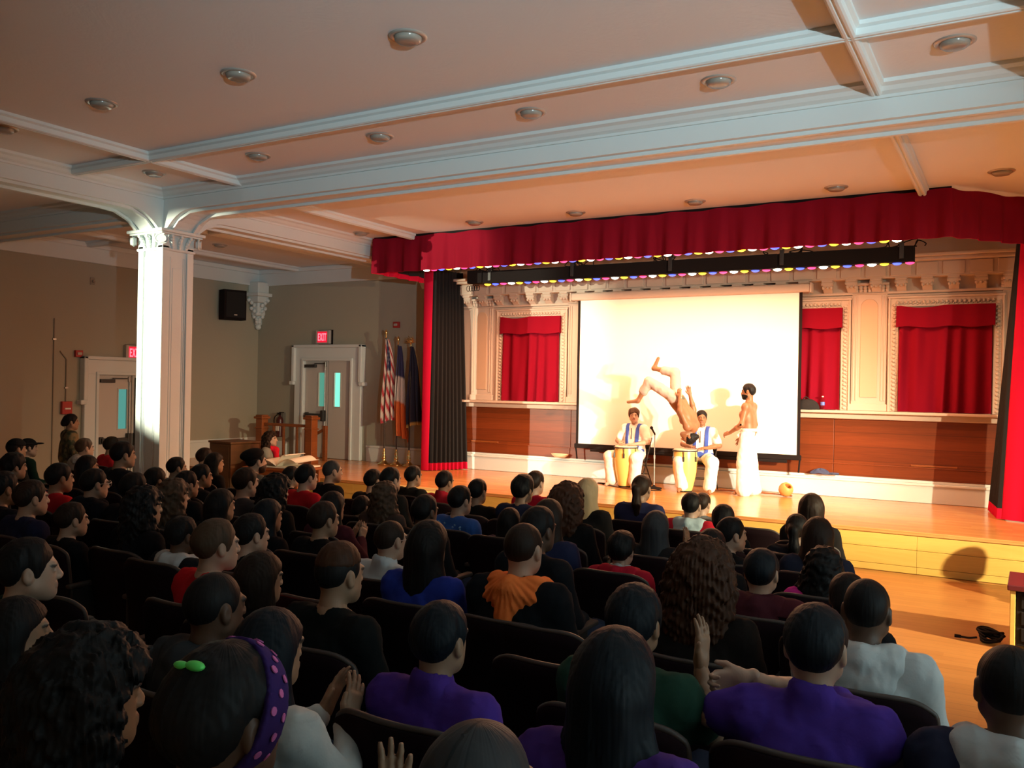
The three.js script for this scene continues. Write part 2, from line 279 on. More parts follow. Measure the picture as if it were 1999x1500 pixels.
// doors
function exitDoor(n, label, glassLeft, glassRight, place, w, h) {            // built in local x (across) and y, facing +z
  const o = structGroup('door_' + n, label); place(o);
  const c = 0.3, t = 0.1;
  mesh('door_casing', [bx(-w / 2 - c, -w / 2 - 0.02, 0, h + 0.02, 0, t, 0.02), bx(w / 2 + 0.02, w / 2 + c, 0, h + 0.02, 0, t, 0.02), bx(-w / 2 - c, w / 2 + c, h, h + c, 0, t, 0.02),
    bx(-w / 2 - c - 0.05, -w / 2 - c + 0.04, h * 0.78, h + c + 0.05, 0, t + 0.06, 0.02), bx(w / 2 + c - 0.04, w / 2 + c + 0.05, h * 0.78, h + c + 0.05, 0, t + 0.06, 0.02), bx(-w / 2 - c - 0.05, w / 2 + c + 0.05, h + c - 0.02, h + c + 0.05, 0, t + 0.06, 0.02),
    bx(-w / 2 - c - 0.11, -w / 2 - c + 0.02, h * 0.745, h * 0.785, 0, t + 0.06, 0.02), bx(w / 2 + c - 0.02, w / 2 + c + 0.11, h * 0.745, h * 0.785, 0, t + 0.06, 0.02),
    bx(-w / 2 - 0.07, -w / 2 - 0.01, 0, h, 0, t + 0.03, 0.012), bx(w / 2 + 0.01, w / 2 + 0.07, 0, h, 0, t + 0.03, 0.012), bx(-w / 2 - 0.07, w / 2 + 0.07, h - 0.01, h + 0.05, 0, t + 0.03, 0.012)], M.trim, o);
  for (const s of [-1, 1]) {
    const x0 = s < 0 ? -w / 2 : 0.012, x1 = s < 0 ? -0.012 : w / 2, gc = s < 0 ? x0 + (x1 - x0) * 0.74 : x0 + (x1 - x0) * 0.40, gw = (x1 - x0) * 0.26, gy0 = h * 0.53, gy1 = h * 0.875, D = 0.05;
    const leaf = mesh('door_leaf', [bx(x0, gc - gw / 2, 0.01, h - 0.01, 0, D), bx(gc + gw / 2, x1, 0.01, h - 0.01, 0, D), bx(gc - gw / 2, gc + gw / 2, 0.01, gy0, 0, D), bx(gc - gw / 2, gc + gw / 2, gy1, h - 0.01, 0, D)], M.door, o);
    mesh('pane', bx(gc - gw / 2, gc + gw / 2, gy0, gy1, 0.012, 0.024), s < 0 ? glassLeft : glassRight, leaf, 'lit wired glass');
    mesh('glazing_bead', [bx(gc - gw / 2 - 0.02, gc - gw / 2, gy0 - 0.02, gy1 + 0.02, D, D + 0.012), bx(gc + gw / 2, gc + gw / 2 + 0.02, gy0 - 0.02, gy1 + 0.02, D, D + 0.012), bx(gc - gw / 2, gc + gw / 2, gy1, gy1 + 0.02, D, D + 0.012), bx(gc - gw / 2, gc + gw / 2, gy0 - 0.02, gy0, D, D + 0.012)], M.door, leaf);
    if (s < 0) {
      mesh('push_bar', [bx(x0 + 0.06, x1 - 0.05, h * 0.415, h * 0.455, D + 0.03, D + 0.09, 0.012), bx(x0 + 0.04, x0 + 0.12, h * 0.405, h * 0.465, D, D + 0.05, 0.01), bx(x1 - 0.12, x1 - 0.03, h * 0.38, h * 0.49, D, D + 0.1, 0.014)], M.darkMetal, leaf);
      mesh('lock_rod', [rod([x1 - 0.055, 0.03, D + 0.03], [x1 - 0.055, h - 0.05, D + 0.03], 0.013), bx(x1 - 0.085, x1 - 0.025, 0.02, 0.12, D, D + 0.05, 0.01), bx(x1 - 0.085, x1 - 0.025, h - 0.14, h - 0.03, D, D + 0.05, 0.01)], M.steel, leaf);
      mesh('door_closer', [bx(x0 + 0.02, x0 + 0.34, h - 0.16, h - 0.09, D, D + 0.07, 0.012), bx(x0 + 0.3, x0 + 0.62, h - 0.085, h - 0.06, D + 0.03, D + 0.05)], M.darkMetal, leaf);
    } else if (n === 1) {
      mesh('lock_rod', [rod([x0 + 0.055, 0.03, D + 0.03], [x0 + 0.055, h - 0.05, D + 0.03], 0.013), bx(x0 + 0.02, x0 + 0.1, h * 0.38, h * 0.49, D, D + 0.1, 0.014), bx(x0 + 0.05, x1 - 0.06, h * 0.415, h * 0.455, D + 0.03, D + 0.09, 0.012)], M.darkMetal, leaf);
    }
  }
  return o;
}
const tealDim = glow([0.09, 0.33, 0.24], 0.62), tealLit = glow([0.20, 0.80, 0.60], 0.85), tealLeft = glow([0.08, 0.34, 0.30], 0.55);
exitDoor(2, 'white double door with lit narrow panes at the back of the stage left', tealDim, tealLit, (o) => o.position.set(-13.16, STAGE, BACK), 1.34, 2.17);
exitDoor(1, 'white double door partly behind the column in the left wall', tealLeft, tealLeft, (o) => { o.position.set(XL, floorY(-11.2), -11.22); o.rotation.y = Math.PI / 2; }, 1.5, 2.28);
// ------------------------------------------------------------------ the stage wall
{
  const z = BACK - 0.06;
  const base = structGroup('baseboard_stage', 'tall white baseboard behind the performers');
  mesh('base_board', bx(-9.72, 0.22, STAGE, 0.80, z, BACK, 0.01), M.trim, base); mesh('base_cap', [bx(-9.72, 0.22, 0.78, 0.82, z, BACK + 0.02, 0.012), bx(-9.72, 0.22, 0.82, 0.865, z, BACK - 0.01, 0.012)], M.trim, base);
  const wain = structGroup('wainscot', 'brown wood panelling below the stage windows');
  const cuts = [-9.72, -7.2, -4.9, -2.5, 0.22];
  for (let i = 0; i < 4; i++) { mesh('panel', bx(cuts[i] + 0.002, cuts[i + 1] - 0.002, 1.06, 1.775, z, z + 0.03, 0.006), M.panelWood, wain); mesh('plank', bx(cuts[i] + 0.002, cuts[i + 1] - 0.002, 0.865, 1.05, z, z + 0.055, 0.008), M.panelWood, wain); }
  mesh('ledge', bx(-9.72, 0.22, 1.045, 1.065, z, z + 0.062, 0.006), M.panelWood, wain);
  for (const x of [-9.1, -1.05]) mesh('vent_grille', bx(x - 0.32, x + 0.32, 1.068, 1.098, z + 0.03, z + 0.05, 0.006), M.oak, wain);
  struct('window_sill', [bx(-9.72, 0.22, 1.86, 1.905, z, BACK + 0.16, 0.012), bx(-9.72, 0.22, 1.77, 1.865, z, BACK + 0.05, 0.018)], M.cream, 'cream sill shelf under the stage windows');
  // pilasters and ornamented window surrounds
  function pilaster(x, w, label) {
    const o = structGroup('pilaster', label), y0 = 1.905, y1 = 3.78;
    mesh('shaft', [bx(x - w / 2, x + w / 2, y0, y1, z, z + 0.035, 0.006)], M.cream, o);
    const list = [], n = Math.max(3, Math.round(w / 0.07)); for (const s of [-1, 1]) for (let k = 0; k < 2; k++) list.push(rod([x + s * (w / 2 - 0.03 - k * 0.045), y0 + 0.16, z + 0.034], [x + s * (w / 2 - 0.03 - k * 0.045), y1 - 0.06, z + 0.034], 0.014, 0.014, 8));
    mesh('bead', list, M.cream, o);
    const a = w / 2 - 0.14; if (a > 0.03) { const P = []; P.push([-a, 0], [a, 0]); for (let k = 0; k <= 10; k++) { const t = k / 10 * Math.PI; P.push([Math.cos(t) * a, 1.42 + Math.sin(t) * a]); } const g = extr(P, 0.012, 0.006); g.translate(x, y0 + 0.22, z + 0.03); mesh('arched_panel', g, M.creamPanel, o); }
    mesh('foot', [bx(x - w / 2 - 0.02, x + w / 2 + 0.02, y0, y0 + 0.11, z, z + 0.06, 0.012)], M.cream, o);
    const c = [bx(x - w / 2 - 0.03, x + w / 2 + 0.03, y1 + 0.1, y1 + 0.14, z, z + 0.12, 0.01), bx(x - w / 2 - 0.01, x + w / 2 + 0.01, y1 - 0.03, y1, z, z + 0.06, 0.012)];
    for (let k = 0; k < 9; k++) { const u = (k / 8 - 0.5) * w; for (let q = 0; q < 2; q++) c.push(ball(x + u, y1 + 0.025 + q * 0.05, z + 0.04 + q * 0.02, 0.034, 1, 1.15, 1, 8)); }
    mesh('capital', c, M.cream, o);
  }
  pilaster(-9.2, 0.5, 'cream pilaster at the left end of the stage wall'); pilaster(-7.12, 0.34, 'cream pilaster between the left window and the screen'); pilaster(-2.0, 0.52, 'wide cream pilaster with arched panel right of the screen'); pilaster(-0.05, 0.24, 'narrow cream pilaster at the right end of the stage wall'); pilaster(-4.0, 0.5, 'cream pilaster behind the screen');
  function stageWindow(n, x0, x1, label, cl) {
    const y0 = 1.905, y1 = 3.52, w = x1 - x0, o = structGroup('window_' + n, label), q = 0.16;
    mesh('window_frame', [bx(x0 - q, x0 - 0.01, y0, y1 + q, z, z + 0.05, 0.012), bx(x1 + 0.01, x1 + q, y0, y1 + q, z, z + 0.05, 0.012), bx(x0 - 0.02, x1 + 0.02, y1 + 0.01, y1 + q - 0.002, z, z + 0.049, 0.012), bx(x0 - q, x0 - q + 0.03, y0, y1 + q, z, z + 0.075, 0.01), bx(x1 + q - 0.03, x1 + q, y0, y1 + q, z, z + 0.075, 0.01), bx(x0 - q - 0.012, x1 + q + 0.012, y1 + q - 0.02, y1 + q + 0.015, z, z + 0.078, 0.01)], M.cream, o);
    const orn = []; const step = 0.062;
    for (const sx of [x0 - 0.075, x1 + 0.075]) for (let y = y0 + 0.04; y < y1 + 0.08; y += step) orn.push(ball(sx, y, z + 0.052, 0.03, 1, 0.85, 0.9, 7), ball(sx + 0.028, y + step / 2, z + 0.05, 0.014, 1, 1, 1, 6));
    for (let x = x0 - 0.03; x < x1 + 0.04; x += step) orn.push(ball(x, y1 + 0.08, z + 0.052, 0.03, 0.85, 1, 0.9, 7), ball(x + step / 2, y1 + 0.05, z + 0.05, 0.014, 1, 1, 1, 6));
    mesh('carved_ornament', orn, M.cream, o);
    const c = thing('window_curtain', cl, 'curtain', [x0 - 0.02, y0, z + 0.07]);
    const wv = w + 0.04, nP = Math.round(w * 4);
    mesh('drape', sheet(nP * 24, 14, (u, v) => [0.02 + u * (wv - 0.04), 0.008 + (1 - v) * (y1 - y0 - 0.05), (0.016 + 0.014 * v) * Math.sin(u * nP * 6.283 + 1.3 * Math.sin(u * 9 + v)) + 0.010 * Math.sin(u * 37 + v * 2)], 0.006), M.redWindow, c);
    const hem = (u) => 0.012 * Math.sin(u * 14);
    mesh('pelmet', [sheet(nP * 20, 6, (u, v) => [-0.02 + u * (wv + 0.04), y1 - y0 + 0.02 - v * 0.33 + hem(u) * v + (u > 0.05 && u < 0.5 ? -0.035 * Math.sin((u - 0.05) / 0.45 * Math.PI) * (1 - v) : 0), 0.055 + 0.006 * Math.sin(u * nP * 5) + 0.014 * v], 0.006), bx(-0.02, -0.012, y1 - y0 - 0.31, y1 - y0 + 0.02, 0, 0.06), bx(wv + 0.012, wv + 0.02, y1 - y0 - 0.31, y1 - y0 + 0.02, 0, 0.06)], M.redWindow, c);
    return o;
  }
  stageWindow(4, -8.69, -7.46, 'ornate framed window left of the projection screen', 'red window curtain left of the projection screen');
  stageWindow(5, -3.66, -2.43, 'ornate framed window half behind the screen', 'red window curtain partly hidden by the screen, bottle in front');
  stageWindow(6, -1.56, -0.30, 'ornate framed window at the right of the stage', 'red window curtain right of the screen, fully visible');
  // entablature: frieze, modillions and cornice
  const en = structGroup('entablature', 'cream cornice with a row of modillions above the stage windows');
  mesh('architrave', [bx(-9.72, 0.22, 3.74, 3.78, z, z + 0.06, 0.01), bx(-9.72, 0.22, 3.70, 3.73, z, z + 0.03, 0.01)], M.cream, en);
  mesh('frieze', bx(-9.72, 0.22, 3.97, 4.22, z, z + 0.20, 0.01), M.cream, en); mesh('cornice', [bx(-9.72, 0.22, 4.2, 4.25, z, z + 0.34, 0.015), bx(-9.72, 0.22, 4.25, 4.3, z, z + 0.40, 0.02)], M.cream, en);
  for (let i = 0; i < 27; i++) {
    const x = -9.5 + i * 0.362, list = [bx(x - 0.085, x + 0.085, 3.94, 3.98, z, z + 0.2, 0.012)];
    const P = []; for (let k = 0; k <= 12; k++) { const t = k / 12; P.push([0.03 + 0.14 * Math.sin(t * Math.PI * 0.55 + 0.05), 3.78 + 0.17 * t]); } P.push([0, 3.95], [0, 3.78]);
    const g = extr(P, 0.12, 0.012); g.rotateY(-Math.PI / 2); g.translate(x + 0.06, 0, z); list.push(g);
    for (let k = 0; k < 5; k++) list.push(ball(x - 0.06 + k * 0.03, 3.86 + 0.03 * (k % 2), z + 0.15, 0.026, 1, 1.2, 1, 7));
    for (const s of [-1, 1]) { const c = new THREE.CylinderGeometry(0.032, 0.032, 0.03, 12); c.rotateZ(Math.PI / 2); c.translate(x + s * 0.075, 3.92, z + 0.15); list.push(c); }
    mesh('modillion', list, M.cream, en);
    mesh('frieze_block', bx(x - 0.15, x + 0.15, 3.995, 4.19, z + 0.2, z + 0.225, 0.01), M.cream, en);
  }
}
// ------------------------------------------------------------------ curtains and valance
{
  const v = thing('stage_valance', 'long pleated dark red valance hanging from the ceiling above the stage', 'valance', [0, 0, 0]);
  const x0 = -9.95, x1 = -0.72, zf = -12.1, top = 4.77, bot = 4.165;
  const path = (s) => {                                 // left return, front, right return, by length
    const a = 1.55, L = x1 - x0, b = 1.4, t = s * (a + L + b);
    if (t < a) return [x0, zf - a + t, -1, 0, t]; if (t < a + L) return [x0 + t - a, zf, 0, 1, t]; const q = t - a - L; return [x1 + q * 0.62, zf - q * 0.78, 0.78, 0.62, t];
  };
  const pleat = (t, v) => { const ph = t / 0.37 * 6.283 + 0.9 * Math.sin(t * 1.9) + 0.7 * Math.sin(t * 0.83), q = Math.sin(ph); return (0.010 + 0.034 * v) * q * (1 - 0.25 * q * q) + 0.008 * v * Math.sin(ph * 2.3 + 1); };
  const f = (off, y0, y1) => (u, w) => { const [x, z, nx, nz, t] = path(u), vv = (top - (y0 + (y1 - y0) * w)) / (top - bot), d = pleat(t, vv) + off; return [x + nx * d, y0 + (y1 - y0) * w + (w === 1 ? 0.012 * Math.sin(t * 9) : 0), z + nz * d]; };
  mesh('valance_front', sheet(900, 6, f(0, bot, top), 0.006), M.red, v);
  mesh('valance_lining', sheet(900, 4, f(-0.014, bot + 0.09, top - 0.02), 0.005), M.blackCloth, v, 'black lining');
  mesh('valance_hem', sheet(900, 2, f(-0.014, bot - 0.002, bot + 0.09), 0.006), M.redBright, v, 'red inside hem');
  mesh('heading_tape', [bx(x0 + 0.02, x1, top - 0.02, CEIL, zf - 0.03, zf - 0.01)], M.black, v);
}
function legCurtain(label, A, B, C, front, tb, bb) {      // black pleats from A to B (plan), with a red border strip from A to C
  const o = thing('stage_curtain', label, 'curtain'), n = 9, y0 = STAGE + 0.012, y1 = 4.44;
  const P = (u, y) => { const k = (y1 - y) / (y1 - y0), a = [A[0] + (tb[0] - A[0]) * (1 - k), A[1] + (tb[1] - A[1]) * (1 - k)], b = [B[0] + (bb[0] - B[0]) * (1 - k), B[1] + (bb[1] - B[1]) * (1 - k)], dx = b[0] - a[0], dz = b[1] - a[1], L = Math.hypot(dx, dz), w = (0.03 + 0.03 * k) * Math.sin(u * n * 6.283 + 0.6 * Math.sin(u * 11)) ; return [a[0] + dx * u + dz / L * w, y, a[1] + dz * u - dx / L * w]; };
  mesh('drape', sheet(160, 22, (u, v) => P(u, y0 + 0.14 + (y1 - y0 - 0.14) * v), 0.008), M.blackCloth, o);
  mesh('hem', sheet(160, 3, (u, v) => P(u, y0 + 0.14 * v), 0.009), M.redBright, o, 'red hem');
  const Q = (u, y) => { const k = (y1 - y) / (y1 - y0), ax = A[0] + (tb[0] - A[0]) * (1 - k), az = A[1] + (tb[1] - A[1]) * (1 - k), cx = C[0] + front[0] * (1 - k), cz = C[1] + front[1] * (1 - k); return [ax + (cx - ax) * u, y, az + (cz - az) * u + 0.015 * Math.sin(u * 3.1416 * (Math.abs(C[0] - A[0]) > 0.3 ? 6 : 1))]; };
  mesh('border_strip', sheet(Math.abs(C[0] - A[0]) > 0.3 ? 60 : 12, 22, (u, v) => Q(u, y0 + (y1 - y0) * v), 0.012), M.redBright, o, 'red front border');
}
legCurtain('black leg curtain with red border at the left of the stage', [-9.81, -13.72], [-9.44, -14.5], [-9.98, -13.72], [0.0, 0.0], [-9.77, -13.72], [-9.62, -14.5]);
legCurtain('dark leg curtain with red border at the right edge of the stage', [-0.13, -13.36], [-0.26, -14.3], [0.75, -12.85], [0.1, 0.0], [0.05, -13.4], [0.03, -14.2]);
// ------------------------------------------------------------------ screen
{
  const o = thing('projection_screen', 'large white roll-down projection screen with black borders behind the performers', 'screen', [-4.98, 0, -14.4]);
  const w = 2.0;
  mesh('screen_cloth', bx(-w + 0.05, w - 0.05, 1.16, 3.84, -0.006, 0, 0), M.screen, o);
  mesh('side_border', bx(-w, -w + 0.05, 1.16, 3.84, -0.006, 0.001), M.black, o); mesh('side_border', bx(w - 0.05, w, 1.16, 3.84, -0.006, 0.001), M.black, o);
  mesh('roller_case', [bx(-w - 0.13, w + 0.13, 3.79, 3.93, -0.09, 0.06, 0.03), bx(-w - 0.15, -w - 0.12, 3.78, 3.94, -0.1, 0.07, 0.01), bx(w + 0.12, w + 0.15, 3.78, 3.94, -0.1, 0.07, 0.01)], M.cream, o);
  mesh('bottom_bar', [bx(-w - 0.02, w + 0.02, 1.08, 1.165, -0.03, 0.03, 0.012), bx(-w + 0.3, w - 0.2, 1.03, 1.08, -0.02, 0.03, 0.008)], M.black, o);
  for (const s of [-1, 1]) mesh('bracket', [rod([s * w, 1.1, 0], [s * (w - 0.02), 0.88, -0.02], 0.014)], M.black, o);
}
// ------------------------------------------------------------------ border lights
{
  const cols = [['white lens', [1, 0.93, 0.72], 12], ['red lens', [0.95, 0.03, 0.12], 3], ['blue lens', [0.06, 0.10, 0.95], 2.2], ['amber lens', [1, 0.55, 0.02], 4]];
  const mats = cols.map((c) => glow(c[1], c[2])), seqA = [0, 1, 2, 3], lensGeo = new THREE.SphereGeometry(0.066, 14, 8, 0, 6.2832, 0, 1.25); lensGeo.rotateX(Math.PI); lensGeo.scale(1, 0.6, 1);
  const batten = (label, xa, xb, y, z, n, hh, seq, aim) => {
    const o = thing('border_light', label, 'stage light', [0, 0, 0]);
    const secs = 4, L = (xb - xa) / secs, hy = y + 0.03;
    for (let s = 0; s < secs; s++) mesh('housing', bx(xa + s * L - 0.06 + 0.004, xa + (s + 1) * L - 0.004 + (s === 3 ? 0.06 : -0.06), hy, hy + hh, z - 0.1, z + 0.1, 0.01), M.black, o);
    for (let i = 0; i < n; i++) { const x = xa + (xb - xa) * (i / (n - 1)), k = seq(i), m = mesh('lens', lensGeo, mats[k], o, cols[k][0]); m.position.set(x, hy + 0.006, z); m.castShadow = false; }
    const hang = [], cable = [];
    for (let s = 0; s <= secs; s++) { const x = xa + s * L + (s === 0 ? 0.1 : s === secs ? -0.1 : 0); hang.push(rod([x, hy + hh - 0.02, z], [x, CEIL - 0.01, z], 0.014), bx(x - 0.03, x + 0.03, hy + hh * 0.2, hy + hh + 0.05, z + 0.09, z + 0.12, 0.005));
      for (let k = 0; k < 4; k++) { const q = x + rr(-0.35, 0.35); cable.push(tube([[q, hy + hh - 0.01, z + rr(-0.05, 0.05)], [q + rr(-0.1, 0.1), hy + hh + rr(0.04, 0.1), z + rr(-0.06, 0.1)], [q + rr(-0.2, 0.2), hy + hh + 0.02, z + 0.05], [q + rr(-0.25, 0.25), hy + hh - 0.005, z + 0.04]], 0.008, 16, 5)); } }
    mesh('hanger', hang, M.darkMetal, o); mesh('cable', cable, M.black, o);
    for (let s = 0; s < secs; s++) { const a = new THREE.RectAreaLight(new THREE.Color().setRGB(...LIGHT.border.c), LIGHT.border.i, L - 0.2, 0.12); a.position.set(xa + (s + 0.5) * L, y - 0.035, z); a.lookAt(xa + (s + 0.5) * L, 0, z + aim); scene.add(a); }
    return o;
  };
  batten('front row of coloured border lights just under the red valance', -8.98, -1.37, 4.19, -12.4, 49, 0.22, (i) => [0, 1, 2, 3][i % 4], 0.5);
  const b2 = batten('rear black border light bar with coloured lenses above the screen', -8.33, -1.31, 4.02, -13.4, 43, 0.22, (i) => [3, 2, 1, 0][i % 4], 0.35);
  const coils = []; for (let k = 0; k < 5; k++) { const P = []; for (let q = 0; q <= 12; q++) { const t = q / 12 * 6.283; P.push([-8.75 + k * 0.06 + 0.035 * Math.cos(t), 3.98 + 0.05 * Math.sin(t), -13.4 + 0.01 * k]); } coils.push(tube(P, 0.006, 18, 5)); }
  mesh('cable_coil', coils, M.black, b2); mesh('end_box', bx(-8.72, -8.4, 4.06, 4.3, -13.5, -13.3, 0.015), M.black, b2);
}
// ------------------------------------------------------------------ ceiling lamps, all switched off
{
  const glass = std([0.30, 0.28, 0.24], 0.2), ring = std([0.42, 0.40, 0.36], 0.35, { metalness: 0.3 });
  const first = new THREE.Group(); mesh('trim_ring', lathe([[0.098, 0], [0.102, -0.012], [0.125, -0.016], [0.138, -0.006], [0.138, 0]], 28), ring, first);
  mesh('diffuser', lathe([[0.0, -0.05], [0.05, -0.049], [0.08, -0.044], [0.095, -0.032], [0.1, -0.012], [0.1, 0]], 28), glass, first);
  const spots = [[-9.18, -5.13, 'left of the moulding, above the column'], [-7.48, -5.09, 'third from the right in the nearest row'], [-5.72, -5.15, 'second in the nearest row'], [-3.96, -5.18, 'largest in view, at the top centre'],
    [-9.38, -7.12, 'close to the column capital'], [-7.56, -7.12, 'right of the crossing mouldings'], [-5.8, -7.14, 'middle of the row behind the thin moulding'], [-4.0, -7.16, 'above the middle of the broad beam'], [-2.19, -7.14, 'left of the upper right moulding'], [-0.42, -7.14, 'in the upper right corner'],
    [-9.8, -11.6, 'above the left end of the valance'], [-7.48, -11.6, 'above the bright left part of the valance'], [-5.69, -11.6, 'second above the valance'], [-3.86, -11.6, 'above the middle of the valance'], [-2.0, -11.56, 'above the right half of the valance'], [-0.17, -11.54, 'above the right end of the valance'], [-13.18, -11.49, 'in the left aisle behind the column'], [-12.3, -5.0, 'in the left aisle at the picture edge']];
  spots.forEach(([x, z, l], i) => { const o = i ? first.clone() : first; o.name = numbered('ceiling_lamp'); o.position.set(x, CEIL, z); o.scale.setScalar(1.05); tag(o, 'unlit round ceiling lamp ' + l, 'ceiling lamp', 'round lamps of the hall ceiling'); scene.add(o); });
}
// ------------------------------------------------------------------ things on and around the stage
const font = await new FontLoader().loadAsync('fonts/droid/droid_sans_bold.typeface.json');
function exitSign(label, place) {
  const o = thing('exit_sign', label, 'exit sign'); place(o);
  mesh('housing', [bx(-0.2, 0.2, 0, 0.3, 0, 0.09, 0.01)], std([0.45, 0.42, 0.39], 0.5), o);
  mesh('lit_panel', bx(-0.14, 0.14, 0.03, 0.27, 0.09, 0.094), glow([0.75, 0.008, 0.03], 0.75), o);
  const t = new TextGeometry('EXIT', { font, size: 0.135, depth: 0.004, curveSegments: 4 }); t.computeBoundingBox(); t.scale(0.64, 1.25, 1); t.computeBoundingBox(); const b = t.boundingBox; t.translate(-(b.max.x + b.min.x) / 2, 0.15 - (b.max.y + b.min.y) / 2, 0.094);
  mesh('lettering', t, glow([1, 0.22, 0.30], 0.95), o);
  mesh('backplate', bx(-0.17, 0.24, -0.01, 0.31, 0, 0.02), M.black, o);
}
exitSign('lit red exit sign above the stage door', (o) => o.position.set(-13.32, 3.06, BACK));
exitSign('lit red exit sign half hidden by the white column', (o) => { o.position.set(XL, 2.58, -11.25); o.rotation.y = Math.PI / 2; });
{ // loudspeaker on the left wall
  const o = thing('wall_loudspeaker', 'black loudspeaker mounted high on the left wall', 'loudspeaker', [XL + 0.17, 3.58, -13.6], 1.25);
  mesh('cabinet', extr([[-0.24, 0], [0.24, 0], [0.24, 0.62], [-0.24, 0.62]], 0.26, 0.02), M.black, o); mesh('grille', bx(-0.215, 0.215, 0.03, 0.59, 0.275, 0.292, 0.01), std([0.012, 0.012, 0.012], 0.95), o);
  mesh('badge', bx(-0.035, 0.035, 0.07, 0.1, 0.29, 0.296), M.steel, o); mesh('wall_bracket', [rod([0, 0.3, 0], [-0.04, 0.3, -0.2], 0.03), bx(-0.1, 0.04, 0.2, 0.4, -0.19, -0.15)], M.darkMetal, o);
}
{ const o = thing('fire_alarm_pull', 'red fire alarm box low on the left wall beside the door', 'alarm box', [XL, 1.52, -9.85], Math.PI / 2);
  mesh('box', bx(-0.1, 0.1, 0, 0.24, 0, 0.07, 0.01), M.alarmRed, o); mesh('handle', bx(-0.06, 0.06, 0.09, 0.12, 0.07, 0.09, 0.005), M.white, o); }
const strobe = (l, place) => { const o = thing('fire_alarm_strobe', l, 'fire alarm'); place(o); mesh('box', bx(-0.075, 0.075, 0, 0.13, 0, 0.06, 0.01), M.alarmRed, o); mesh('flash_lens', bx(-0.045, 0.045, 0.04, 0.09, 0.06, 0.08, 0.008), std([0.5, 0.45, 0.4], 0.3), o); };
strobe('small red alarm strobe above the left door casing', (o) => { o.position.set(XL, 2.6, -10.08); o.rotation.y = Math.PI / 2; });
strobe('red alarm strobe on the wall above the flags', (o) => o.position.set(-11.3, 3.38, BACK));
{ const o = thing('wall_conduit', 'thin surface conduit running down the left wall to the alarm box', 'conduit', [XL + 0.015, 0, 0]);
  mesh('pipe', [rod([0, 1.75, -9.85], [0, 2.55, -9.85], 0.012), rod([0, 2.55, -9.85], [0, 2.7, -9.72], 0.012), rod([0, 0.4, -9.6], [0, 3.3, -9.6], 0.01), rod([0, 0.3, -9.85], [0, 1.52, -9.85], 0.012)], std([0.30, 0.25, 0.19], 0.6), o);
  mesh('clip', [bx(-0.015, 0.02, 2.0, 2.03, -9.88, -9.82), bx(-0.015, 0.02, 2.9, 2.93, -9.63, -9.57)], M.steel, o); }
{ const o = thing('coat_hook', 'small fixture high on the left wall', 'wall fixture', [XL, 4.0, -10.35]); mesh('plate', bx(0, 0.02, 0, 0.14, -0.05, 0.05, 0.006), std([0.30, 0.26, 0.2], 0.5), o); mesh('knob', ball(0.05, 0.07, 0, 0.03), std([0.30, 0.26, 0.2], 0.5), o); }
{ // railing on the stage at the left
  const o = thing('stair_railing', 'oak railing with two square newel posts at the left of the stage', 'railing', [0, STAGE, -13.4]);
  for (const [x, h] of [[-13.97, 0.95], [-12.55, 0.98]]) { mesh('newel_post', [bx(x - 0.09, x + 0.09, 0, h - 0.07, -0.09, 0.09, 0.008), bx(x - 0.11, x + 0.11, h - 0.28, h - 0.25, -0.11, 0.11, 0.01), bx(x - 0.125, x + 0.125, h - 0.07, h - 0.02, -0.125, 0.125, 0.012), bx(x - 0.1, x + 0.1, h - 0.03, h + 0.015, -0.1, 0.1, 0.02), bx(x - 0.11, x + 0.11, 0, 0.14, -0.11, 0.11, 0.01)], M.oak, o); }
  mesh('handrail', bx(-13.9, -12.62, 0.74, 0.80, -0.035, 0.035, 0.014), M.oak, o); mesh('bottom_rail', bx(-13.9, -12.62, 0.06, 0.1, -0.03, 0.03, 0.008), M.oak, o);
  for (const x of [-13.62, -13.33, -12.95, -12.7]) mesh('baluster', bx(x - 0.022, x + 0.022, 0.1, 0.75, -0.022, 0.022, 0.005), M.oak, o);
  mesh('stair_handrail', extr([[-13.3, 0.42], [-12.75, 0.68], [-12.75, 0.73], [-13.3, 0.47]], 0.04, 0.006).translate(0, 0, -0.7), M.oak, o); mesh('rail_end', bx(-12.83, -12.75, 0, 0.75, -0.72, -0.64, 0.008), M.oak, o);
}
{ const o = thing('fire_extinguisher', 'dark fire extinguisher beside the left newel post', 'fire extinguisher', [-14.5, STAGE + 0.42, -14.45]);
  mesh('cylinder', lathe([[0, 0], [0.07, 0], [0.08, 0.02], [0.08, 0.38], [0.06, 0.44], [0.025, 0.47], [0.025, 0.5], [0, 0.5]], 20), std([0.07, 0.012, 0.012], 0.35), o); mesh('valve', [bx(-0.02, 0.02, 0.5, 0.55, -0.02, 0.02, 0.006), bx(-0.02, 0.12, 0.55, 0.57, -0.012, 0.012, 0.004), bx(-0.09, 0.02, 0.53, 0.55, -0.012, 0.012, 0.004)], M.black, o); mesh('hose', tube([[-0.02, 0.53, 0.02], [-0.1, 0.45, 0.06], [-0.1, 0.2, 0.07], [-0.08, 0.08, 0.06]], 0.012), M.black, o); mesh('label_plate', bx(-0.05, 0.05, 0.14, 0.3, 0.066, 0.083, 0.004), M.white, o); mesh('hook_bracket', bx(-0.03, 0.03, 0.3, 0.55, -0.15, -0.06), M.steel, o); }
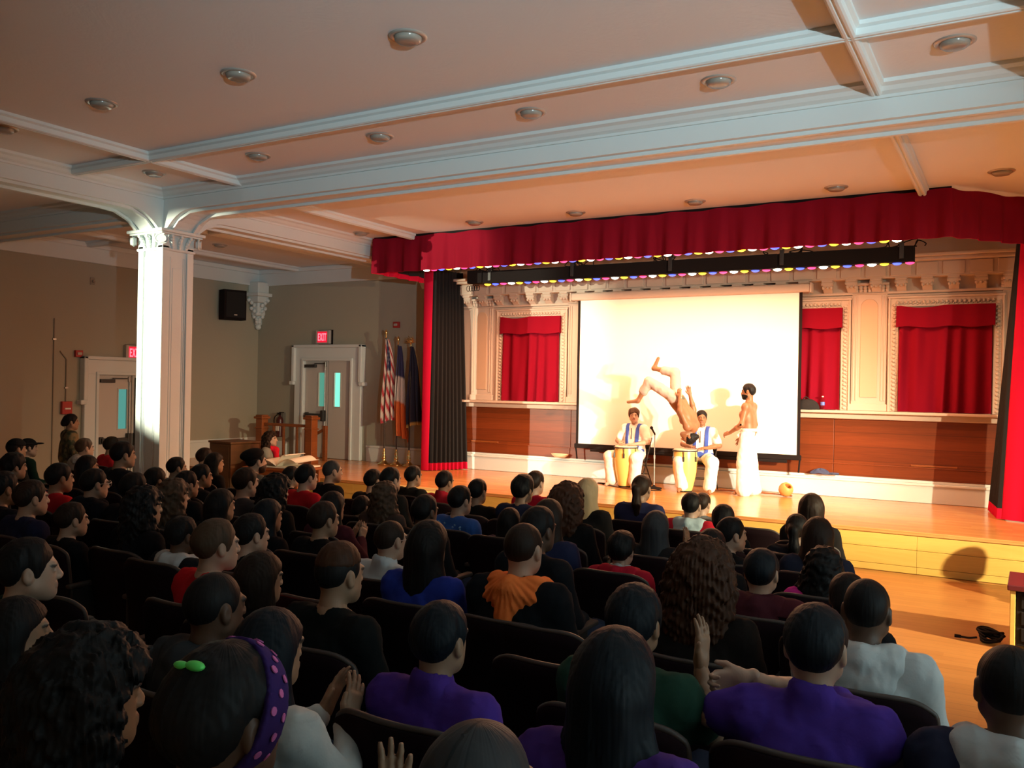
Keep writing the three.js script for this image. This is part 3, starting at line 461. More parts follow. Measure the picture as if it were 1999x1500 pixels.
{ const o = thing('wooden_cabinet', 'tall brown wooden cabinet beside the reading person', 'cabinet', [-12.42, 0, -11.25], -0.15);
  mesh('body', bx(-0.34, 0.34, 0.04, 1.06, -0.3, 0.3, 0.008), M.brownWood, o); mesh('top', bx(-0.36, 0.36, 1.06, 1.1, -0.32, 0.32, 0.01), M.brownWood, o); mesh('back_panel', bx(-0.29, 0.29, 0.12, 1.0, 0.3, 0.308, 0.004), M.brownWood, o); for (const s of [-1, 1]) mesh('foot', bx(s * 0.28 - 0.04, s * 0.28 + 0.04, 0, 0.04, -0.28, 0.28), M.brownWood, o); }
{ const o = thing('reading_table', 'small wooden table carrying the large open white book', 'table', [-10.95, 0, -11.0], 0.1);
  mesh('tabletop', bx(-0.6, 0.62, 0.69, 0.73, -0.34, 0.34, 0.01), M.oak, o); for (const sx of [-1, 1]) for (const sz of [-1, 1]) mesh('leg', bx(sx * 0.54 - 0.025, sx * 0.54 + 0.025, 0, 0.69, sz * 0.29 - 0.025, sz * 0.29 + 0.025, 0.006), M.oak, o); mesh('apron', [bx(-0.54, 0.54, 0.6, 0.69, 0.27, 0.29), bx(-0.54, 0.54, 0.6, 0.69, -0.29, -0.27)], M.oak, o);
  const b = thing('open_book', 'large open book with white pages on the table', 'book', [-10.85, 0.732, -11.0], 0.12);
  const page = (s) => sheet(24, 6, (u, v) => { const x = u * 0.46; return [s * x, 0.03 + 0.20 * Math.sin(Math.min(1, u * 1.15) * 2.6) * (s < 0 ? 0.55 : 0.75) * (0.8 + 0.2 * v) + 0.02 * u, (0.29 - 0.58 * v)]; }, 0.006);
  mesh('page_block', bx(-0.48, 0.48, 0.006, 0.026, -0.3, 0.3, 0.004), M.paper, b); mesh('page', page(-1), M.paper, b); mesh('page', page(1), M.paper, b); mesh('page', sheet(20, 5, (u, v) => [-0.02 + u * 0.2, 0.03 + 0.2 * Math.sin(u * 1.9), 0.27 - 0.54 * v], 0.004), M.paper, b); mesh('cover', bx(-0.5, 0.5, 0, 0.007, -0.31, 0.31, 0.003), M.oak, b); }
// flags
{
  const flagStd = (nm, label, x, z, h, cloth, finial) => {
    const o = thing(nm, label, 'flag', [x, STAGE, z]);
    mesh('pole', rod([0, 0.05, 0], [0, h - 0.12, 0], 0.016, 0.014), std([0.05, 0.025, 0.012], 0.35), o);
    mesh('stand', lathe([[0, 0], [0.13, 0], [0.13, 0.02], [0.09, 0.045], [0.055, 0.075], [0.03, 0.10], [0.045, 0.13], [0.045, 0.17], [0.025, 0.2], [0.036, 0.235], [0.028, 0.27], [0.022, 0.33], [0, 0.33]], 24), M.brass, o);
    if (finial === 'ball') mesh('finial', lathe([[0, h - 0.14], [0.02, h - 0.13], [0.014, h - 0.08], [0.035, h - 0.04], [0.03, h], [0.0, h + 0.05]], 16), M.brass, o);
    else { const e = [ball(0, h - 0.06, 0, 0.035, 0.9, 1.4, 0.9), ball(0.01, h + 0.01, 0.01, 0.02)]; for (const s of [-1, 1]) for (let k = 0; k < 5; k++) e.push(rod([s * 0.01, h - 0.08, 0], [s * (0.06 + 0.02 * k), h + 0.06 - 0.035 * k, 0.01], 0.012, 0.005, 6)); e.push(lathe([[0, h - 0.16], [0.022, h - 0.15], [0.014, h - 0.1], [0, h - 0.1]], 12)); mesh('eagle_finial', e, M.brass, o); }
    cloth(o, h - 0.16);
  };
  const fold = (y0, y1, w0, w1, skew, ph) => sheet(48, 40, (u, v) => {          // limp folds gathered at the pole
    const y = y1 + (y0 - y1) * v, w = w0 + (w1 - w0) * Math.pow(v, 0.8), a = (u - 0.12) * w;
    return [a * Math.cos(skew) + 0.02 * Math.sin(v * 5 + ph), y + 0.05 * Math.sin(u * 3.1) * v - 0.16 * v * u * (ph > 1 ? 1 : -0.3), a * Math.sin(skew) + (0.02 + 0.055 * v) * Math.sin(u * 17 + ph + v * 2)];
  }, 0.006);
  const painted = (geo, f) => { const uv = geo.attributes.uv, p = geo.attributes.position; const c = new Float32Array(p.count * 3), M2 = p.count / 2; for (let i = 0; i < p.count; i++) { const q = i % M2, col = f((q % 49) / 48, Math.floor(q / 49) / 40); c.set(col, i * 3); } geo.setAttribute('color', new THREE.BufferAttribute(c, 3)); return geo; };
  const cm = () => withBump(new THREE.MeshStandardMaterial({ vertexColors: true, roughness: 0.75 }), clothBump, 0.0008, 4);
  const addFlag = (o, geo, f) => { const m = new THREE.Mesh(painted(geo, f), cm()); m.name = 'flag_cloth'; m.castShadow = m.receiveShadow = true; o.add(m); };
  flagStd('flag', 'striped red and white flag with blue canton, leftmost of the three flags', -11.28, -14.2, 2.76, (o, h) => addFlag(o, fold(0.85, h, 0.05, 0.34, -0.5, 0.4), (u, v) => { const d = u * 1.0 + v * 0.16; if (v < 0.4 && u > 0.25 && u < 0.8) return (Math.sin(u * 60) * Math.sin(v * 70) > 0.75) ? [0.6, 0.58, 0.55] : [0.03, 0.035, 0.10]; return Math.sin((u * 5.5 - v * 5.2 + 0.3) * 6.283) > 0.1 ? [0.40, 0.03, 0.045] : [0.62, 0.56, 0.50]; }), 'ball');
  flagStd('flag', 'blue, white and orange flag, middle of the three flags', -10.98, -14.22, 2.62, (o, h) => addFlag(o, fold(0.62, h, 0.05, 0.32, -0.35, 1.6), (u, v) => v < 0.33 ? [0.03, 0.035, 0.11] : v < 0.62 ? [0.55, 0.53, 0.50] : [0.62, 0.14, 0.03]), 'ball');
  flagStd('flag', 'dark blue flag with gold fringe, rightmost of the three flags', -10.64, -14.2, 2.6, (o, h) => addFlag(o, fold(0.78, h, 0.04, 0.42, -0.2, 0.9), (u, v) => v > 0.97 || u > 0.97 ? [0.5, 0.33, 0.09] : [0.018, 0.02, 0.045]), 'eagle');
}
// drums, microphone, chairs of the players
function conga(label, x, z) {
  const o = thing('conga_drum', label, 'drum', [x, STAGE, z]);
  const H = 0.70, prof = [[0, 0.012], [0.105, 0.012], [0.115, 0.02]]; for (let k = 0; k <= 14; k++) { const t = k / 14; prof.push([0.115 + 0.085 * Math.sin(t * 2.15) / Math.sin(1.5708) * 0.95 + 0.004, 0.02 + (H - 0.06) * t]); }
  const staveMats = [0, 1, 2].map((k) => std([0.80 - 0.03 * k, 0.60 - 0.035 * k, 0.17], 0.3));
  const sh = new THREE.LatheGeometry(prof.map((p) => new THREE.Vector2(p[0], p[1])), 32); mesh('shell', sh, staveMats[0], o);
  const R = prof[prof.length - 1][0]; mesh('head', lathe([[0, H], [R - 0.005, H - 0.004], [R + 0.004, H - 0.02], [R + 0.004, H - 0.045]], 32), std([0.78, 0.66, 0.5], 0.6), o);
  const tor = new THREE.TorusGeometry(R + 0.012, 0.011, 8, 36); tor.rotateX(Math.PI / 2); tor.translate(0, H - 0.03, 0); mesh('rim', tor, M.darkMetal, o);
  const foot = new THREE.TorusGeometry(0.112, 0.012, 8, 30); foot.rotateX(Math.PI / 2); foot.translate(0, 0.012, 0); mesh('foot_ring', foot, M.black, o);
  for (let k = 0; k < 6; k++) { const a = k / 6 * 6.283 + 0.3, c = Math.cos(a), s = Math.sin(a), r = R + 0.02; mesh('tuning_lug', [rod([c * r, H - 0.03, s * r], [c * (r + 0.004), H - 0.17, s * (r + 0.004)], 0.006), bx(-0.014, 0.014, H - 0.2, H - 0.12, -0.012, 0.012, 0.004).applyMatrix4(new THREE.Matrix4().makeRotationY(-a)).translate(c * (r + 0.002), 0, s * (r + 0.002))], M.darkMetal, o); }
}
conga('yellow conga drum of the left player', -5.70, -13.72); conga('yellow conga drum of the right player, behind the flipping dancer', -4.66, -13.72);
{
  const o = thing('microphone_stand', 'black microphone on a straight floor stand between the drummers', 'microphone stand', [-5.22, STAGE, -13.8]);
  mesh('base', lathe([[0, 0], [0.13, 0], [0.13, 0.012], [0.05, 0.028], [0.018, 0.04], [0.018, 0.06], [0, 0.06]], 28), M.black, o); mesh('pole', [rod([0, 0.03, 0], [0, 0.55, 0], 0.012), rod([0, 0.5, 0], [0, 0.92, 0], 0.008), rod([0, 0.5, 0], [0, 0.56, 0], 0.016)], M.steel, o);
  mesh('clip', [rod([0, 0.91, 0], [-0.01, 0.94, 0], 0.013)], M.black, o); mesh('microphone', [rod([0.015, 0.90, 0.03], [-0.06, 1.0, -0.02], 0.011, 0.018), ball(-0.072, 1.015, -0.028, 0.028)], M.black, o);
  const c = thing('microphone_cable', 'dark cable lying on the stage floor at the drummers', 'cable'); mesh('cable', tube([[-5.2, STAGE + 0.008, -13.7], [-5.0, STAGE + 0.008, -13.55], [-5.5, STAGE + 0.008, -13.4], [-6.1, STAGE + 0.008, -13.75], [-6.3, STAGE + 0.008, -13.9], [-6.05, STAGE + 0.008, -13.95], [-6.2, STAGE + 0.008, -13.8]], 0.007, 70, 6), M.black, c);
}
function foldingChair(label, x, z, turn) {
  const o = thing('folding_chair', label, 'chair', [x, STAGE, z], turn);
  mesh('seat', bx(-0.2, 0.2, 0.44, 0.47, -0.2, 0.2, 0.014), M.black, o); mesh('backrest', sheet(16, 5, (u, v) => [-0.2 + 0.4 * u, 0.62 + 0.2 * v, 0.22 + 0.03 * v - 0.05 * Math.pow(2 * u - 1, 2)], 0.016), M.black, o);
  for (const s of [-1, 1]) { mesh('leg', rod([s * 0.2, 0.008, -0.24], [s * 0.2, 0.82, 0.24], 0.011), M.darkMetal, o); mesh('leg', rod([s * 0.215, 0.008, 0.24], [s * 0.215, 0.46, -0.14], 0.011), M.darkMetal, o); }
  mesh('stretcher', [rod([-0.2, 0.2, -0.13], [0.2, 0.2, -0.13], 0.008), rod([-0.215, 0.2, 0.08], [0.215, 0.2, 0.08], 0.008)], M.darkMetal, o);
}
foldingChair('black folding chair under the left drummer', -5.66, -14.05, Math.PI); foldingChair('black folding chair under the right drummer', -4.47, -14.03, Math.PI + 0.1);
{
  const o = thing('gourd_bow', 'orange gourd instrument with long wooden bow lying on the stage floor', 'instrument', [-3.12, STAGE, -14.12]);
  mesh('gourd', lathe([[0, 0.0], [0.06, 0.01], [0.1, 0.05], [0.115, 0.1], [0.105, 0.155], [0.08, 0.19], [0.062, 0.2], [0.05, 0.19], [0.06, 0.15], [0.075, 0.1], [0.05, 0.04], [0, 0.03]], 24).applyMatrix4(new THREE.Matrix4().makeRotationFromEuler(new THREE.Euler(0.5, 0, -0.55))).translate(-0.05, 0.035, 0.02), std([0.62, 0.28, 0.08], 0.4), o);
  mesh('bow', tube([[0.1, 0.02, 0.05], [-0.4, 0.03, 0.0], [-0.9, 0.03, 0.04], [-1.3, 0.018, 0.12]], 0.012, 30, 8), M.oak, o); mesh('string', tube([[0.1, 0.03, 0.05], [-0.6, 0.02, 0.09], [-1.3, 0.02, 0.12]], 0.003, 12, 5), M.steel, o);
}
{ const o = thing('basket', 'shallow pale bowl on the ledge left of the screen', 'bowl', [-7.36, 0.868, -14.58]); mesh('bowl', lathe([[0, 0.004], [0.09, 0.006], [0.14, 0.04], [0.16, 0.07], [0.15, 0.07], [0.13, 0.045], [0.085, 0.016], [0, 0.012]], 28).scale(1.15, 1, 0.45).translate(0, 0, 0.07), std([0.72, 0.55, 0.36], 0.7), o); mesh('rim', new THREE.TorusGeometry(0.155, 0.006, 6, 32).rotateX(Math.PI / 2).scale(1.15, 1, 0.45).translate(0, 0.07, 0.07), std([0.6, 0.42, 0.26], 0.7), o); }
{ const o = thing('folded_cloth', 'crumpled dark blue cloth on the ledge right of the screen', 'cloth', [-2.68, 0.868, -14.53]); mesh('cloth', sheet(40, 20, (u, v) => { const a = u * 6.283, r = 0.9 * v; return [Math.cos(a) * r * 0.19, 0.012 + (1 - v * v) * 0.075 + 0.014 * Math.sin(u * 31 + v * 6) * (1 - v * 0.5), Math.sin(a) * r * 0.045 + 0.005]; }, 0.006), withBump(std([0.045, 0.06, 0.13], 0.85), clothBump, 0.001, 5), o); mesh('sleeve', tube([[0.12, 0.02, 0], [0.2, 0.025, 0.02], [0.28, 0.02, 0.0]], 0.02, 12, 8), std([0.045, 0.06, 0.13], 0.85), o); }
{ const o = thing('water_bottle', 'clear water bottle with blue label on the sill right of the screen', 'bottle', [-2.66, 1.907, -14.5]);
  const pl = new THREE.MeshPhysicalMaterial({ color: 0xffffff, transmission: 1, roughness: 0.05, thickness: 0, ior: 1.4 }); mesh('bottle_body', lathe([[0, 0], [0.03, 0], [0.033, 0.008], [0.033, 0.13], [0.028, 0.16], [0.013, 0.19], [0.013, 0.2], [0, 0.2]], 20), pl, o); mesh('label_band', lathe([[0.0335, 0.07], [0.034, 0.07], [0.034, 0.125], [0.0335, 0.125]], 20), std([0.10, 0.16, 0.5], 0.4), o); mesh('cap', lathe([[0, 0.2], [0.016, 0.2], [0.016, 0.218], [0, 0.218]], 14), M.white, o); }
{ const o = thing('dark_bag', 'black bag on the sill at the right edge of the screen', 'bag', [-2.9, 1.907, -14.5]); mesh('bag_body', sheet(36, 14, (u, v) => { const a = u * 6.283, r = Math.sqrt(1 - Math.pow(v, 2.2)); return [Math.cos(a) * 0.19 * r * (1 + 0.06 * Math.sin(u * 25)), 0.17 * v, Math.sin(a) * 0.075 * r]; }, 0.008), M.blackCloth, o); mesh('strap', tube([[-0.08, 0.13, 0.02], [-0.02, 0.2, 0.03], [0.06, 0.15, 0.03]], 0.008), M.blackCloth, o); }
{ // low cabinet at the right edge of the hall floor
  const y = floorY(-8.4), o = thing('low_cabinet', 'low wooden cabinet with dark red top at the right edge of the hall floor', 'cabinet', [0.405, floorY(-8.5) + 0.014, -8.5], -0.02); o.scale.y = 1.34;
  mesh('side_panel', bx(-0.41, -0.37, 0, 0.37, -0.3, 0.3, 0.006), M.frontWood, o); mesh('body', bx(-0.365, 0.5, 0.03, 0.36, -0.28, 0.26, 0.006), M.black, o); mesh('top', bx(-0.43, 0.52, 0.37, 0.405, -0.32, 0.32, 0.008), std([0.10, 0.012, 0.016], 0.4), o); for (let k = 0; k < 3; k++) mesh('drawer', bx(-0.33, 0.46, 0.06 + k * 0.1, 0.14 + k * 0.1, 0.26, 0.275, 0.005), M.black, o);
  const c = thing('cable_bundle', 'tangle of black cables on the floor beside the low cabinet', 'cables', [-0.17, y + 0.012, -8.45]);
  for (let k = 0; k < 5; k++) { const P = []; for (let q = 0; q <= 14; q++) { const t = q / 14 * 6.283 * 1.3 + k; P.push([0.02 + 0.10 * Math.cos(t) * (0.7 + 0.08 * k), 0.014 + 0.011 * k + 0.008 * Math.sin(t * 2 + k), 0.09 * Math.sin(t * (1 + 0.07 * k)) - 0.03 * k + 0.03]); } mesh('cable', tube(P, 0.012, 50, 6), M.black, c); }
  mesh('cable', tube([[-0.08, 0.02, 0.04], [-0.14, 0.012, 0.06], [-0.2, 0.012, 0.06]], 0.009, 16, 6), M.black, c); mesh('plug', rod([-0.2, 0.014, 0.06], [-0.25, 0.014, 0.06], 0.014), M.black, c);
}
// ------------------------------------------------------------------ spot lamps outside the frame
function spotLamp(label, pos, target, cfg, angle, pen, rad, doors = []) {
  const o = thing('spot_lamp', label, 'spot lamp', pos); const d = V(...target).sub(V(...pos)).normalize(); o.quaternion.setFromUnitVectors(V(0, 0, -1), d);
  mesh('housing', [lathe([[0.09, 0], [0.13, 0.02], [0.13, 0.4], [0.1, 0.46], [0, 0.46], [0, 0.44], [0.09, 0.44], [0.115, 0.39], [0.115, 0.03]], 28).rotateX(Math.PI / 2)], M.black, o); mesh('yoke', [bx(-0.17, -0.15, -0.02, 0.02, 0.05, 0.45), bx(0.15, 0.17, -0.02, 0.02, 0.05, 0.45), bx(-0.17, 0.17, -0.02, 0.02, 0.47, 0.49)], M.darkMetal, o);
  const lens = mesh('lens', new THREE.CircleGeometry(0.1, 28).rotateY(Math.PI).translate(0, 0, 0.02), glow(cfg.c, 3), o); lens.castShadow = false;
  o.updateMatrixWorld(); for (const [x0, x1, z] of doors) mesh('barn_door', bx(x0, x1, pos[1] - 0.3, pos[1] + 0.3, z - 0.004, z + 0.004).applyMatrix4(o.matrixWorld.clone().invert()), M.black, o);
  const L = new THREE.SpotLight(new THREE.Color().setRGB(...cfg.c), cfg.cd, 0, angle, pen, 2); L.position.set(pos[0] + d.x * 0.06, pos[1] + d.y * 0.06, pos[2] + d.z * 0.06); L.target.position.set(...target); L.castShadow = true; L.shadow.radius = rad; L.shadow.mapSize.set(2048, 2048); scene.add(L, L.target);
}
spotLamp('follow spot on the right wall aimed at the performers', [5.2, 3.55, -7.0], [-4.0, 1.3, -14.0], LIGHT.stage, 0.235, 1, 4);
spotLamp('small spot at the back left aimed at the column', [-12.4, 3.4, -0.6], [-9.966, 2.926, -7.85], LIGHT.column, 0.213, 0.2, 0.5, [[-12.75, -12.294, -1.089], [-12.206, -11.75, -1.061]]);
spotLamp('lamp beyond the right picture edge lighting the stage front', [4.9, 3.4, -6.5], [0.2, 0.0, -9.9], LIGHT.front, 0.72, 0.95, 2);
spotLamp('cool flood lamp at the rear right aimed over the heads at the beams', [4.7, 2.35, 1.9], [-5.0, 6.6, -8.4], LIGHT.flood, 0.42, 0.8, 2);
// ------------------------------------------------------------------ people: distance fields of tapered limbs, meshed by surface nets
const smin = (a, b, k) => { const h = Math.max(k - Math.abs(a - b), 0) / k; return Math.min(a, b) - h * h * k * 0.25; };
class Field {
  constructor(k = 0.02) { this.k = k; this.p = []; this.lo = [1e9, 1e9, 1e9]; this.hi = [-1e9, -1e9, -1e9]; }
  grow(p, r) { for (let i = 0; i < 3; i++) { this.lo[i] = Math.min(this.lo[i], p[i] - r); this.hi[i] = Math.max(this.hi[i], p[i] + r); } }
  cap(a, b, ra, rb = ra, k = this.k) { this.grow(a, ra); this.grow(b, rb); const d = [b[0] - a[0], b[1] - a[1], b[2] - a[2]]; this.p.push([0, a, d, d[0] * d[0] + d[1] * d[1] + d[2] * d[2] || 1e-9, ra, rb, k]); return this; }
  ell(c, r, k = this.k) { this.grow(c, Math.max(...r)); this.p.push([1, c, r, 0, 0, 0, k]); return this; }
  cut(c, r, k = 0.01) { this.p.push([2, c, r, 0, 0, 0, k]); return this; }
  at(x, y, z) {
    let d = 1e9;
    for (const q of this.p) {
      let e;
      if (q[0] === 0) { const a = q[1], b = q[2], px = x - a[0], py = y - a[1], pz = z - a[2]; let t = (px * b[0] + py * b[1] + pz * b[2]) / q[3]; t = t < 0 ? 0 : t > 1 ? 1 : t; const ex = px - b[0] * t, ey = py - b[1] * t, ez = pz - b[2] * t; e = Math.sqrt(ex * ex + ey * ey + ez * ez) - (q[4] + (q[5] - q[4]) * t); }
      else { const c = q[1], r = q[2], ux = (x - c[0]) / r[0], uy = (y - c[1]) / r[1], uz = (z - c[2]) / r[2], k0 = Math.sqrt(ux * ux + uy * uy + uz * uz), wx = ux / r[0], wy = uy / r[1], wz = uz / r[2], k1 = Math.sqrt(wx * wx + wy * wy + wz * wz) || 1e-9; e = k0 < 1e-6 ? -Math.min(...r) : k0 * (k0 - 1) / k1; }
      if (q[0] === 2) { const h = Math.max(q[6] - Math.abs(d + e), 0) / q[6]; d = Math.max(d, -e) + h * h * q[6] * 0.25; } else d = d > 1e8 ? e : smin(d, e, q[6]);
    }
    return d;
  }
}
function nets(f, lo, hi, c) {                             // naive surface nets of f < 0
  const n = [0, 1, 2].map((i) => Math.ceil((hi[i] - lo[i]) / c) + 3), o = lo.map((v) => v - c), sx = 1, sy = n[0], sz = n[0] * n[1], val = new Float32Array(n[0] * n[1] * n[2]);
  for (let k = 0, q = 0; k < n[2]; k++) for (let j = 0; j < n[1]; j++) for (let i = 0; i < n[0]; i++, q++) val[q] = f(o[0] + i * c, o[1] + j * c, o[2] + k * c);
  const id = new Int32Array(val.length).fill(-1), pos = [], idx = [];
  const E = [[0, 1], [2, 3], [4, 5], [6, 7], [0, 2], [1, 3], [4, 6], [5, 7], [0, 4], [1, 5], [2, 6], [3, 7]], off = [0, sx, sy, sx + sy, sz, sx + sz, sy + sz, sx + sy + sz];
  for (let k = 0; k < n[2] - 1; k++) for (let j = 0; j < n[1] - 1; j++) for (let i = 0; i < n[0] - 1; i++) {
    const q = i + j * sy + k * sz; let m = 0; for (let e = 0; e < 8; e++) if (val[q + off[e]] < 0) m |= 1 << e;
    if (m === 0 || m === 255) continue;
    let x = 0, y = 0, z = 0, s = 0;
    for (const [a, b] of E) { const A = val[q + off[a]], B = val[q + off[b]]; if ((A < 0) === (B < 0)) continue; const t = A / (A - B); x += (a & 1) + t * ((b & 1) - (a & 1)); y += (a >> 1 & 1) + t * ((b >> 1 & 1) - (a >> 1 & 1)); z += (a >> 2) + t * ((b >> 2) - (a >> 2)); s++; }
    id[q] = pos.length / 3; pos.push(o[0] + (i + x / s) * c, o[1] + (j + y / s) * c, o[2] + (k + z / s) * c);
  }
  const quad = (a, b, c2, d, flip) => { if (a < 0 || b < 0 || c2 < 0 || d < 0) return; flip ? idx.push(a, c2, b, a, d, c2) : idx.push(a, b, c2, a, c2, d); };
  for (let k = 1; k < n[2] - 1; k++) for (let j = 1; j < n[1] - 1; j++) for (let i = 1; i < n[0] - 1; i++) {
    const q = i + j * sy + k * sz, in0 = val[q] < 0;
    if (in0 !== val[q + sx] < 0) quad(id[q - sy - sz], id[q - sz], id[q], id[q - sy], !in0);
    if (in0 !== val[q + sy] < 0) quad(id[q - sx - sz], id[q - sx], id[q], id[q - sz], !in0);
    if (in0 !== val[q + sz] < 0) quad(id[q - sx - sy], id[q - sy], id[q], id[q - sx], !in0);
  }
  const g = new THREE.BufferGeometry(); g.setAttribute('position', new THREE.Float32BufferAttribute(pos, 3)); g.setIndex(idx); g.computeVertexNormals(); return g;
}
const meshField = (F, c, mod) => nets(mod ? (x, y, z) => mod(x, y, z, F.at(x, y, z)) : (x, y, z) => F.at(x, y, z), F.lo.map((v) => v - (mod ? 0.03 : 0.005)), F.hi.map((v) => v + (mod ? 0.03 : 0.005)), c);
// head in its own frame: centre of the skull at the origin, face towards -z
const skull = new Field(0.03).ell([0, 0.022, 0.012], [0.076, 0.092, 0.098]);
function headField(fem) {
  const F = new Field(0.03); F.ell([0, 0.022, 0.012], [0.076, 0.092, 0.098]).ell([0, -0.035, -0.03], [0.06 - 0.004 * fem, 0.075, 0.062]);
  F.cap([-0.05, -0.06, 0.0], [0, -0.094, -0.062], 0.022, 0.02, 0.04).cap([0.05, -0.06, 0.0], [0, -0.094, -0.062], 0.022, 0.02, 0.04);
  F.cap([-0.04, 0.018, -0.082], [0.04, 0.018, -0.082], 0.011, 0.011, 0.02);
  for (const s of [-1, 1]) F.cut([s * 0.032, 0.001, -0.098], [0.019, 0.013, 0.016], 0.018);
  F.cap([0, 0.008, -0.088], [0, -0.028, -0.107], 0.009, 0.0125, 0.016).ell([-0.012, -0.036, -0.1], [0.01, 0.008, 0.011], 0.01).ell([0.012, -0.036, -0.1], [0.01, 0.008, 0.011], 0.01);
  F.cap([-0.02, -0.058, -0.089], [0.02, -0.058, -0.089], 0.0075, 0.0075, 0.008).cap([-0.018, -0.07, -0.087], [0.018, -0.07, -0.087], 0.0085, 0.0085, 0.008);
  for (const s of [-1, 1]) { F.ell([s * 0.08, -0.008, 0.016], [0.011, 0.033, 0.02], 0.012); F.cut([s * 0.094, -0.004, 0.012], [0.008, 0.02, 0.011], 0.006); F.ell([s * 0.032, 0.0, -0.078], [0.0125, 0.0125, 0.0125], 0.006); }
  return F;
}
const headFields = [headField(0), headField(1)];
function headColour(x, y, z) {                           // pigment: lips, brows, eyes
  if (z < -0.078 && Math.abs(x) < 0.026 && y < -0.051 && y > -0.077) return [0.86, 0.62, 0.6];
  if (z < -0.06 && Math.abs(Math.abs(x) - 0.034) < 0.019 && Math.abs(y - 0.021 - 0.004 * Math.cos(x * 60)) < 0.0055) return [0.16, 0.13, 0.12];
  const dx = Math.abs(x) - 0.032, dy = y; if (z < -0.079 && dx * dx / 1.7 + dy * dy * 3.2 < 0.00016) return dx * dx + dy * dy < 0.00004 ? [0.05, 0.03, 0.02] : [1.25, 1.45, 1.7];
  return [1, 1, 1];
}
// a hand: palm with four fingers of three bones and a thumb on its side
function handField(W, d, th, curl = 0.5, spread = 1, s = 1) {
  const D = V(...d).normalize(), T = V(...th); T.addScaledVector(D, -T.dot(D)).normalize(); const N = D.clone().cross(T), w = V(...W), F = new Field(0.008), P = (a, b, c) => w.clone().addScaledVector(D, a * s).addScaledVector(T, b * s).addScaledVector(N, c * s).toArray();
  const side = 1; for (const [b, r] of [[0.024, 0.0135], [0.008, 0.0145], [-0.009, 0.0145], [-0.024, 0.0125]]) F.cap(P(0.012, b * 0.62, 0), P(0.085, b, 0), 0.0165 * s, r * s, 0.014 * s);
  F.cap(P(-0.03, 0, 0), P(0.02, 0, 0), 0.0225 * s, 0.021 * s, 0.015 * s);
  [[0.027, 0.068, 0.086], [0.009, 0.076, 0.09], [-0.010, 0.07, 0.087], [-0.027, 0.055, 0.08]].forEach(([b, L, a0], i) => {
    let a = a0, n = 0, ang = 0.12 * curl; const bb = (k) => b + (k * 0.10 * spread) * b; let p = P(a, b, 0);
    [0.45, 0.31, 0.24].forEach((q, k) => { ang += curl * [0.35, 0.7, 0.45][k]; a += Math.cos(ang) * L * q; n += Math.sin(ang) * L * q * side; const e = P(a, bb(k + 1), n); F.cap(p, e, (0.0092 - 0.001 * k) * s, (0.0084 - 0.001 * k) * s, 0.005); p = e; });
  });
  F.cap(P(0.02, 0.022, 0.004), P(0.05, 0.046, 0.012), 0.0145 * s, 0.011 * s, 0.012).cap(P(0.05, 0.046, 0.012), P(0.078, 0.054, 0.02), 0.0105 * s, 0.0085 * s, 0.005);
  return F;
}
const add = (a, b, t = 1) => [a[0] + b[0] * t, a[1] + b[1] * t, a[2] + b[2] * t], mix = (a, b, t) => [a[0] + (b[0] - a[0]) * t, a[1] + (b[1] - a[1]) * t, a[2] + (b[2] - a[2]) * t];
// the trunk along hip -> chest -> neck, grown by g (clothing is the same trunk, a little larger)
function trunk(F, j, g, top = true, sc = 1, bottom = true) {
  const lat = V(...j.sr).sub(V(...j.sl)).normalize().toArray(), H = j.hip, C = j.chest, W = mix(H, C, 0.45), L = (p, a) => [add(p, lat, -a), add(p, lat, a)], cap = (q, r, k = 0.07) => F.cap(q[0], q[1], r + g, r + g, k);
  if (bottom) cap(L(H, 0.07 * sc), 0.102 * sc); cap(L(W, 0.055 * sc), 0.092 * sc); cap(L(C, 0.075 * sc), 0.1 * sc); cap(L(mix(W, C, 0.5), 0.062 * sc), 0.095 * sc); if (bottom) cap(L(mix(H, W, 0.5), 0.06 * sc), 0.096 * sc);
  if (top) { for (const s of [j.sl, j.sr]) { F.cap(add(mix(C, j.neck, 0.35), [0, 0, 0]), s, 0.07 * sc + g, 0.058 * sc + g, 0.06); F.cap(mix(C, j.neck, 0.9), s, 0.048 * sc + g * 0.8, 0.05 * sc + g * 0.8, 0.05); } }
}
